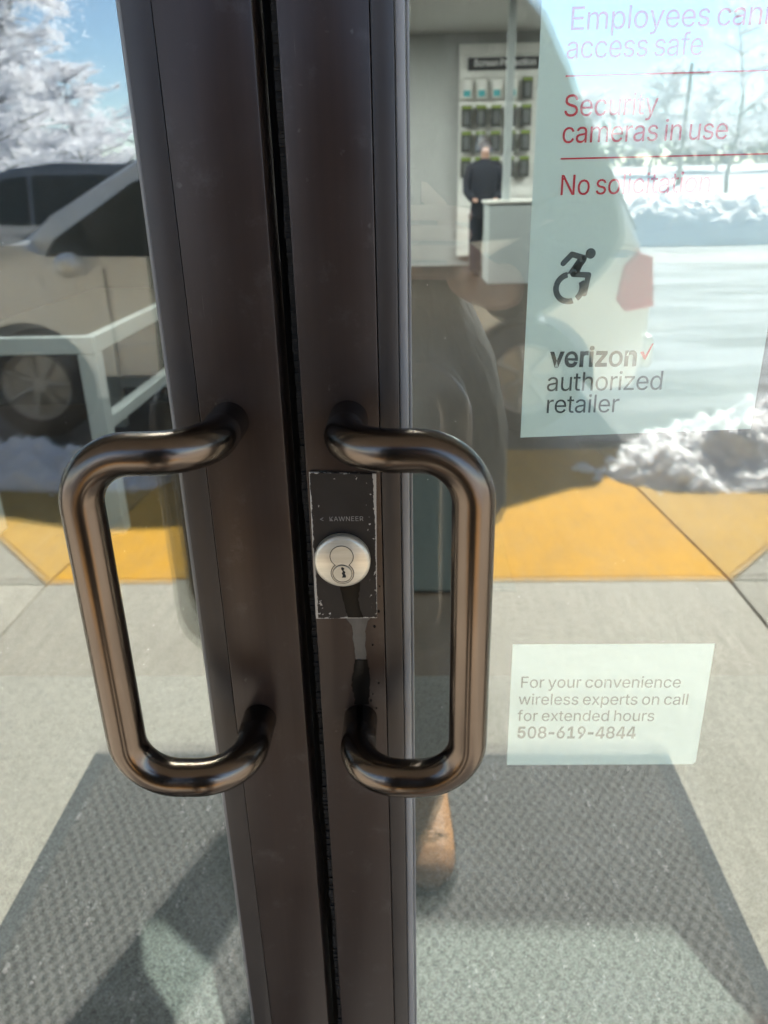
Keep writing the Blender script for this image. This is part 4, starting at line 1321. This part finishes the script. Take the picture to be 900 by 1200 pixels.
        mb.prism([(-.84, .66), (-.70, .86), (-.30, .93), (-.36, .80), (-.70, .66)], 'y', sg * (W - .16), sg * (W + .008), .01)
        mb.build('headlight', M['lamp_clear'], t)
        MB().prism([(3.56, .73), (3.50, .80), (3.53, .99), (3.60, 1.06), (3.69, 1.03), (3.725, .76)], 'y', sg * (W - .20), sg * (W + .012), .015).build('tail_light', M['tail_red'], t)
    MB().box(-.93, -.86, -.72, .72, .34, .50, .03, 3).build('front_bumper', M['car_trim'], t)
    MB().box(3.68, 3.78, -.84, .84, .38, .58, .04, 3).build('rear_bumper', paint, t)
    MB().box(-.905, -.84, -.5, .5, .62, .76, .02, 2).build('grille', M['car_trim'], t)
    return t


car('beige compact car parked parallel to the kerb, front wheel behind the snow heap', (-2.31, -4.98, -.13), M['beige_paint'])
car('dark grey car parked beyond the beige car, beside the snow bank', (-6.0, -10.4, -.13), M['dark_paint'])

# ------------------------------------------------------------------ trees
FROST = .030
SNOW_P = .12


def tree_mesh(seed, height, spread, droop, levels, thick, snowy, lo=.18):
    rnd = random.Random(seed)
    wood, limb, snow = MB(), MB(), MB()

    def clump(p, s):
        for _ in range(2):
            az_ = rnd.random() * 2 * PI
            a = Vector((math.cos(az_), math.sin(az_), .35 - droop * (.4 + rnd.random()))).normalized()
            b = a.cross(Vector((rnd.gauss(0, .5), rnd.gauss(0, .5), 1))).normalized()
            c = p + Vector((rnd.gauss(0, 1), rnd.gauss(0, 1), rnd.gauss(0, .8))) * s * 3.2
            w = s * (2.0 + 5.0 * rnd.random())
            h = s * (.10 + .16 * rnd.random())
            e = Vector((0, 0, -s * droop * rnd.random()))
            vs = [snow.bm.verts.new(q) for q in (c - a * w * .5 - b * h, c + b * h * -.8, c + a * w * .5 + e, c + b * h * .8, c - a * w * .5 + b * h)]
            snow.bm.faces.new(vs)

    def grow(p, d, length, r, lev):
        n = 9 if lev == 0 else 4
        pts, rad = [p], [r]
        for i in range(n):
            d = (d + Vector((rnd.gauss(0, .13), rnd.gauss(0, .13), rnd.gauss(0, .08) - (droop * .10 * lev if lev else -.05)))).normalized()
            p = p + d * length / n
            pts.append(p)
            rad.append(r * (1 - .75 * (i + 1) / n))
            if lev < levels and (i >= 1 or lev > 0):
                for _ in range((4 if droop > .2 else 2) if lev == 0 else 2):
                    az = rnd.random() * 2 * PI
                    side = Vector((math.cos(az), math.sin(az), .28 + .5 * rnd.random() - droop * .2)).normalized()
                    nd = (d * .35 + side).normalized() if lev else (d * .15 + side).normalized()
                    grow(p, nd, length * spread * (.55 + .35 * rnd.random()) * (1.25 - .8 * i / n if lev == 0 else 1), r * .42 * (1 - .5 * i / n), lev + 1)
            if lev >= 1:
                for _ in range(1 if lev > 1 and rnd.random() < SNOW_P * snowy else 0):
                    clump(pts[-2].lerp(p, rnd.random()), .055 * height / 7)
        if lev < 2:
            (wood if lev == 0 else limb).tube(pts, rad, 7 if lev == 0 else 5, False)
            if lev == 1:                    # snow lying along the upper side of the limb
                snow.tube([q + Vector((0, 0, rr + .02)) for q, rr in zip(pts, rad)], [max(rr, .035) for rr in rad], 4, False)
        else:
            fr = FROST if snowy > 1 else .012
            snow.tube(pts, [max(q, fr) for q in rad], 3, False)
    grow(Vector((0, 0, 0)), Vector((0, 0, 1)), height, thick, 0)
    return wood, limb, snow


def tree(label, cat, loc, seed, height, spread, droop, levels, thick, snowy, group):
    t = thing('snowy_tree', label, cat, loc, 0, group)
    w, l, s_ = tree_mesh(seed, height, spread, droop, levels, thick, snowy)
    w.build('trunk', M['bark'], t, smooth=True)
    l.build('limbs', M['bark'], t)
    s_.build('snow_load', M['tree_snow'], t, recalc=False)
    return t


G = 'snow laden trees across the lot'
ta = tree('tall snow laden tree with drooping boughs at the far left', 'tree', (-12.6, -23, -.1), 2, 8.5, .40, .7, 3, .10, 4, G)
tb_ = tree('low rounded snowy tree just right of the tall drooping one', 'tree', (-11.6, -31, .3), 5, 5.0, .56, .35, 3, .09, 4, G)
tc = tree('thin bare grey tree above the snow bank at the far right', 'tree', (13.4, -35, .7), 9, 6.6, .45, .1, 3, .10, 1, G)
for src, x, y, s_, rz, lb in (
        (tb_, -16.5, -33, 1.15, 2.0, 'broad snowy tree behind the tall drooping tree'),
        (ta, -18.5, -26, 1.0, 1.1, 'tall snowy tree at the outer edge left of the drooping one'),
        (tb_, -8.6, -36, .9, .7, 'small snowy tree half hidden by the left stile'),
        (tb_, 6.0, -52, 1.0, 1.4, 'snowy tree left of the utility pole on the rise'),
        (tb_, 10.5, -55, .9, 3.0, 'low snowy tree behind the utility pole'),
        (tb_, 15.5, -54, 1.1, 4.1, 'snowy tree between the utility pole and the bare tree'),
        (tb_, 20.5, -56, 1.0, 5.2, 'snowy tree behind the bare grey tree'),
        (ta, 25.0, -58, .85, 2.6, 'taller snowy tree right of the bare grey tree'),
        (tc, 18.8, -40, .9, 2.2, 'second bare tree at the outer right edge')):
    h = -.12 + 2.4 * min(1, max(0, (-19 - y) / 45))
    dup(src, (x, y, h - .15), rz, (s_, s_, s_), lb, G)

mb = MB()                                       # the far wood that reads as one dark mass
rnd = random.Random(3)
for i in range(150):
    x = -75 + 150 * rnd.random()
    y = -66 - 8 * rnd.random()
    h = 2.4 + 2.6 * rnd.random()
    p0 = Vector((x, y, 1.9))
    mb.tube([p0, p0 + Vector((rnd.gauss(0, .2), 0, h))], [.12, .02], 5, False)
    for k in range(26):
        z = h * (.15 + .85 * rnd.random())
        c = p0 + Vector((rnd.gauss(0, .8), rnd.gauss(0, .5), z))
        vs = [mb.bm.verts.new(c + Vector((rnd.gauss(0, .4), rnd.gauss(0, .4), rnd.gauss(0, .3)))) for _ in range(4)]
        mb.bm.faces.new(vs)
tag(mb.build('far_wood', M['evergreen'], recalc=False), 'pale frosted wood along the top of the snowy rise', 'wood', None, 'stuff')

up = thing('utility_pole', 'thin brown utility pole with cross arm on the snowy rise', 'utility pole', (13.6, -42, 1.0))
MB().tube([(0, 0, -.3), (0, 0, 5.4)], [.13, .09], 10).build('pole', M['bark'], up, smooth=True)
MB().box(-.9, .9, -.06, .06, 4.9, 5.02).build('cross_arm', M['bark'], up)
mb = MB()
for x in (-.8, -.35, .35, .8):
    mb.lathe([(.05, 0), (.06, .08), (.03, .16), (0, .17)], (x, 0, 5.02), (0, 0, 1), 10)
mb.build('insulators', M['rim'], up)

# ------------------------------------------------------------------ the photographer, seen only in the glass
pe = thing('person', 'person in dark coat and tan boots holding up a phone, reflected in the glass', 'person', (-.10, -.84, 0))
# everything below is in the local frame of the person (facing +Y)
J = [(0, -.02, .99, .13, .10), (0, 0, 1.17, .12, .09), (0, .0, 1.39, .15, .095), (0, .01, 1.52, .10, .075), (0, .025, 1.61, .054), (0, .04, 1.69, .068, .077), (0, .045, 1.785, .072, .087), (0, .04, 1.855, .046),
     (0, .138, 1.735, .016),
     (.215, 0, 1.51, .058), (.365, .07, 1.245, .042), (.225, .265, 1.165, .032), (.178, .305, 1.19, .034, .022), (.156, .345, 1.219, .036, .018),
     (-.215, 0, 1.51, .058), (-.275, -.02, 1.21, .042), (-.265, .07, .96, .032), (-.26, .09, .91, .032, .022), (-.26, .105, .85, .034, .018),
     (.115, -.01, .90, .085), (.12, .0, .50, .058), (.130, -.03, .12, .042), (.130, .06, .05, .035),
     (-.115, -.01, .90, .085), (-.165, .0, .50, .058), (-.190, -.03, .12, .042), (-.190, .06, .05, .035)]
E = [(0, 1), (1, 2), (2, 3), (3, 4), (4, 5), (5, 6), (6, 7), (5, 8), (3, 9), (9, 10), (10, 11), (11, 12), (12, 13), (3, 14), (14, 15), (15, 16), (16, 17), (17, 18),
     (0, 19), (19, 20), (20, 21), (21, 22), (0, 23), (23, 24), (24, 25), (25, 26)]


def fingers(bm):
    """five fingers closing over the back edge of the phone, and the relaxed left hand"""
    def chain(pts, r):
        mb = MB.__new__(MB)
        mb.bm = bm
        pts = [Vector(p) for p in pts]
        mb.tube(fillet(pts, .010, 4) if len(pts) > 2 else pts, r, 10)
        bmesh.ops.create_icosphere(bm, subdivisions=2, radius=r, matrix=Matrix.Translation(pts[-1]))
    for k, (dz, l) in enumerate(((.050, .052), (.028, .060), (.006, .055), (-.016, .044))):
        b = Vector((.159, .352, 1.215 + dz))
        chain([b + Vector((.012, -.02, 0)), b + Vector((-.002, .032, .004)), b + Vector((-.035, .040, .006)), b + Vector((-.035 - l * .45, .034, .006))], .0085)
    chain([(.155, .325, 1.24), (.139, .318, 1.275), (.118, .325, 1.295)], .0098)
    for k, (dx, l) in enumerate(((.024, .062), (.008, .072), (-.008, .067), (-.024, .052))):
        b = Vector((-.26 + dx, .108, .84))
        chain([b + Vector((0, 0, .02)), b + Vector((0, .006, -.03)), b + Vector((0, .022, -.03 - l * .6))], .0085)
    chain([(-.24, .11, .89), (-.225, .135, .85), (-.23, .15, .815)], .0098)
    for sg in (-1, 1):
        bmesh.ops.create_icosphere(bm, subdivisions=2, radius=.022, matrix=Matrix.Translation((sg * .076, .035, 1.74)) @ Matrix.Diagonal((.35, .8, 1.3, 1)))


skin('body', J, E, M['skin'], pe, 2, fingers)
for sg in (-1, 1):
    MB().blob((sg * .030, .110, 1.765), .0115, 2).build('eye', M['eye'], pe, smooth=True)
mb = MB()
mb.blob((0, .022, 1.795), .104, 3, .10, (.92, 1.02, .98))
mb.bm.verts.ensure_lookup_table()
bmesh.ops.delete(mb.bm, geom=[v for v in mb.bm.verts if v.co.y > .085 and v.co.z < 1.83], context='VERTS')
mb.build('hair', M['hair'], pe, smooth=True)
mb = MB()
rings = []
for cx_, hw, hd, z in ((.030, .240, .165, .735), (.030, .245, .170, .75), (.028, .243, .168, .90), (.020, .225, .160, 1.03), (.0, .188, .145, 1.15), (.0, .192, .145, 1.28), (.0, .215, .145, 1.40), (.0, .232, .135, 1.48), (.0, .215, .118, 1.55), (.0, .13, .10, 1.595), (.0, .078, .080, 1.625), (.0, .066, .068, 1.63)):
    ring = []
    for k in range(48):
        a = 2 * PI * k / 48
        c, s_ = math.cos(a), math.sin(a)
        wob = 1 + .035 * noise.noise((c * 2.2, s_ * 2.2, z * 6)) + (.02 * math.sin(7 * a + z * 9) if z < 1.1 else 0)
        ring.append(mb.bm.verts.new((cx_ + hw * wob * abs(c) ** .85 * (1 if c > 0 else -1), .005 + hd * wob * abs(s_) ** .85 * (1 if s_ > 0 else -1), z)))
    rings.append(ring)
for a, c in zip(rings, rings[1:]):
    for k in range(48):
        mb.bm.faces.new((a[k], a[(k + 1) % 48], c[(k + 1) % 48], c[k]))
mb.bm.faces.new(rings[0][::-1])
for sg, pts in ((1, [(.12, 0, 1.535), (.19, 0, 1.525), (.245, .0, 1.48), (.30, .02, 1.38), (.355, .055, 1.27), (.365, .085, 1.225), (.33, .14, 1.195), (.27, .21, 1.175), (.232, .25, 1.168)]),
                (-1, [(-.12, 0, 1.535), (-.19, 0, 1.525), (-.24, .0, 1.47), (-.262, -.01, 1.35), (-.275, -.015, 1.22), (-.274, .01, 1.12), (-.268, .05, 1.0), (-.266, .062, .965)])):
    n_ = len(pts)
    fine_ = []
    rad_ = []
    for q, (p0, p1) in enumerate(zip(pts, pts[1:])):
        for k in range(5):
            t_ = k / 5
            u_ = (q + t_) / (n_ - 1)
            fine_.append(Vector(p0).lerp(Vector(p1), t_))
            rad_.append((.088 - .038 * u_) * (1 + .06 * noise.noise((u_ * 14, sg * 3, 0))))
    fine_.append(Vector(pts[-1]))
    rad_.append(.048)
    mb.tube(fine_, rad_, 20)
mb.build('coat', M['coat'], pe, smooth=True)
skin('trousers', [(0, -.02, .97, .16, .13), (.115, -.01, .88, .115), (.12, 0, .5, .095), (.130, -.025, .17, .080), (.130, -.027, .13, .080), (-.115, -.01, .88, .115), (-.165, 0, .5, .095), (-.190, -.025, .17, .080), (-.190, -.027, .13, .080)],
     [(0, 1), (1, 2), (2, 3), (3, 4), (0, 5), (5, 6), (6, 7), (7, 8)], M['trousers'], pe, 2)
for x in (.130, -.190):
    mb = MB()
    secs = [(-.082, .030, .085, .045), (-.06, .040, .10, .05), (.0, .043, .12, .05), (.06, .045, .115, .05), (.11, .050, .100, .045), (.165, .054, .090, .04), (.205, .051, .080, .03), (.228, .040, .066, .02), (.240, .022, .050, .02)]
    rings = []
    for y, hw, top, _ in secs:
        ring = []
        for k in range(20):
            a = 2 * PI * k / 20
            c, s_ = math.cos(a), math.sin(a)
            ring.append(mb.bm.verts.new((x + hw * (abs(c) ** .8) * (1 if c > 0 else -1), y, .024 + (top - .024) * (.5 + .5 * (abs(s_) ** .8) * (1 if s_ > 0 else -1)))))
        rings.append(ring)
    for a, b in zip(rings, rings[1:]):
        for k in range(20):
            mb.bm.faces.new((a[k], a[(k + 1) % 20], b[(k + 1) % 20], b[k]))
    mb.bm.faces.new(rings[0])
    mb.bm.faces.new(rings[-1])
    mb.tube([(x, -.03, .07), (x, -.03, .14), (x, -.028, .21), (x, -.026, .235)], [.055, .058, .066, .070], 20)
    bt = mb.build('boot', M['boot'], pe, smooth=True)
    lc = MB()
    for q in range(4):
        yy = .075 - q * .03
        zz = .098 + q * .016
        lc.tube([(x - .034, yy, zz - .012), (x - .012, yy + .006, zz + .006), (x + .012, yy - .004, zz + .006), (x + .034, yy + .002, zz - .012)], .0032, 6)
    lc.build('laces', M['sole'], bt, smooth=True)
    tc_ = MB()
    tc_.tube([(x + .0545 * math.cos(PI * k / 16), .150 + .012 * math.sin(PI * k / 16), .034 + .064 * math.sin(PI * k / 16) ** .8) for k in range(17)], .0028, 6)
    tc_.build('toe_seam', M['sole'], bt, smooth=True)
    so = MB()
    out = []
    for y, hw, _, _ in secs:
        out.append((x + hw + .006, y))
    out = [(x - hw - .006, y) for y, hw, _, _ in secs][::-1] + out
    so.prism(out, 'z', .0112, .044, .004)
    so.build('sole', M['sole'], bt, smooth=40)

# phone held by the right hand, its lens at the view point
ph = thing('phone', 'black phone held upright in the right hand of the reflected person', 'phone', (0, 0, 0))
Mx = Matrix(((CAM_RIGHT.x, CAM_UP.x, -CAM_FWD.x, 0), (CAM_RIGHT.y, CAM_UP.y, -CAM_FWD.y, 0), (CAM_RIGHT.z, CAM_UP.z, -CAM_FWD.z, 0), (0, 0, 0, 1)))
ph.matrix_world = Matrix.Translation(CAM_POS - CAM_FWD * .0075) @ Mx
MB().box(-.056, .0155, -.131, .0155, .0, .0082, .0038, 4).build('case', M['phone'], ph, smooth=40)
MB().box(-.054, .0135, -.129, .0135, .0083, .0090).build('screen', M['lens'], ph)
mb = MB()
mb.box(-.024, .0125, -.024, .0125, -.002, .0005, .0008, 2)
bump_ = mb.build('camera_bump', M['phone'], ph)
for x, y in ((0, 0), (0, -.0165), (-.0165, -.008)):
    mb = MB()
    mb.lathe([(.0072, 0), (.0072, .0012), (.0058, .0016), (.0052, .0010), (0, .0008)], (x, y, -.002), (0, 0, -1), 24)
    mb.build('lens', M['lens'], bump_, smooth=40)

# ------------------------------------------------------------------ person in the shop, small and out of focus
sp = thing('person', 'person in dark clothes standing behind the pale counter far inside the shop', 'person', (1.13, 11.95, 0))
skin('body', [(0, 0, .95, .13, .10), (0, 0, 1.2, .13, .1), (0, 0, 1.48, .11, .08), (0, 0, 1.60, .055), (0, -.01, 1.70, .075, .085), (0, -.01, 1.84, .07), (0, -.10, 1.73, .015),
              (.19, 0, 1.5, .055), (.24, 0, 1.2, .042), (.16, -.20, 1.08, .03), (.12, -.27, 1.08, .03), (-.19, 0, 1.5, .055), (-.24, .0, 1.2, .042), (-.16, -.2, 1.08, .03), (-.12, -.27, 1.08, .03),
              (.1, 0, .85, .085), (.11, 0, .48, .06), (.11, .02, .08, .042), (.11, -.1, .04, .035), (-.1, 0, .85, .085), (-.11, 0, .48, .06), (-.11, .02, .08, .042), (-.11, -.1, .04, .035)],
     [(0, 1), (1, 2), (2, 3), (3, 4), (4, 5), (4, 6), (2, 7), (7, 8), (8, 9), (9, 10), (2, 11), (11, 12), (12, 13), (13, 14), (0, 15), (15, 16), (16, 17), (17, 18), (0, 19), (19, 20), (20, 21), (21, 22)], M['skin'], sp, 2)
mb = MB()
rings = []
for hw, hd, z in ((.20, .15, .80), (.205, .155, .90), (.185, .14, 1.08), (.19, .14, 1.25), (.215, .14, 1.40), (.225, .13, 1.48), (.20, .11, 1.55), (.11, .09, 1.60), (.075, .078, 1.645)):
    rings.append([mb.bm.verts.new((hw * math.cos(2 * PI * k / 28), hd * math.sin(2 * PI * k / 28), z)) for k in range(28)])
for a, c in zip(rings, rings[1:]):
    for k in range(28):
        mb.bm.faces.new((a[k], a[(k + 1) % 28], c[(k + 1) % 28], c[k]))
mb.bm.faces.new(rings[0][::-1])
for sg in (-1, 1):
    mb.tube([(sg * .10, 0, 1.54), (sg * .20, 0, 1.50), (sg * .245, 0, 1.35), (sg * .25, 0, 1.2), (sg * .20, -.12, 1.12), (sg * .165, -.19, 1.085)], [.085, .085, .075, .066, .056, .05], 16)
mb.build('jacket', M['navy'], sp, smooth=True)
skin('trousers', [(0, 0, .95, .17, .14), (.1, 0, .84, .13), (.11, 0, .48, .11), (.11, .02, .10, .10), (.11, .02, .05, .10), (-.1, 0, .84, .13), (-.11, 0, .48, .11), (-.11, .02, .10, .10), (-.11, .02, .05, .10)],
     [(0, 1), (1, 2), (2, 3), (3, 4), (0, 5), (5, 6), (6, 7), (7, 8)], M['navy'], sp, 2)
for x in (-.11, .11):
    MB().box(x - .055, x + .055, -.19, .09, .002, .085, .03, 3).build('shoe', M['sole'], sp, smooth=40)
mb = MB()
mb.blob((0, .015, 1.80), .105, 2, .08, (.95, 1, .95))
mb.build('hair', M['hair'], sp, smooth=True)
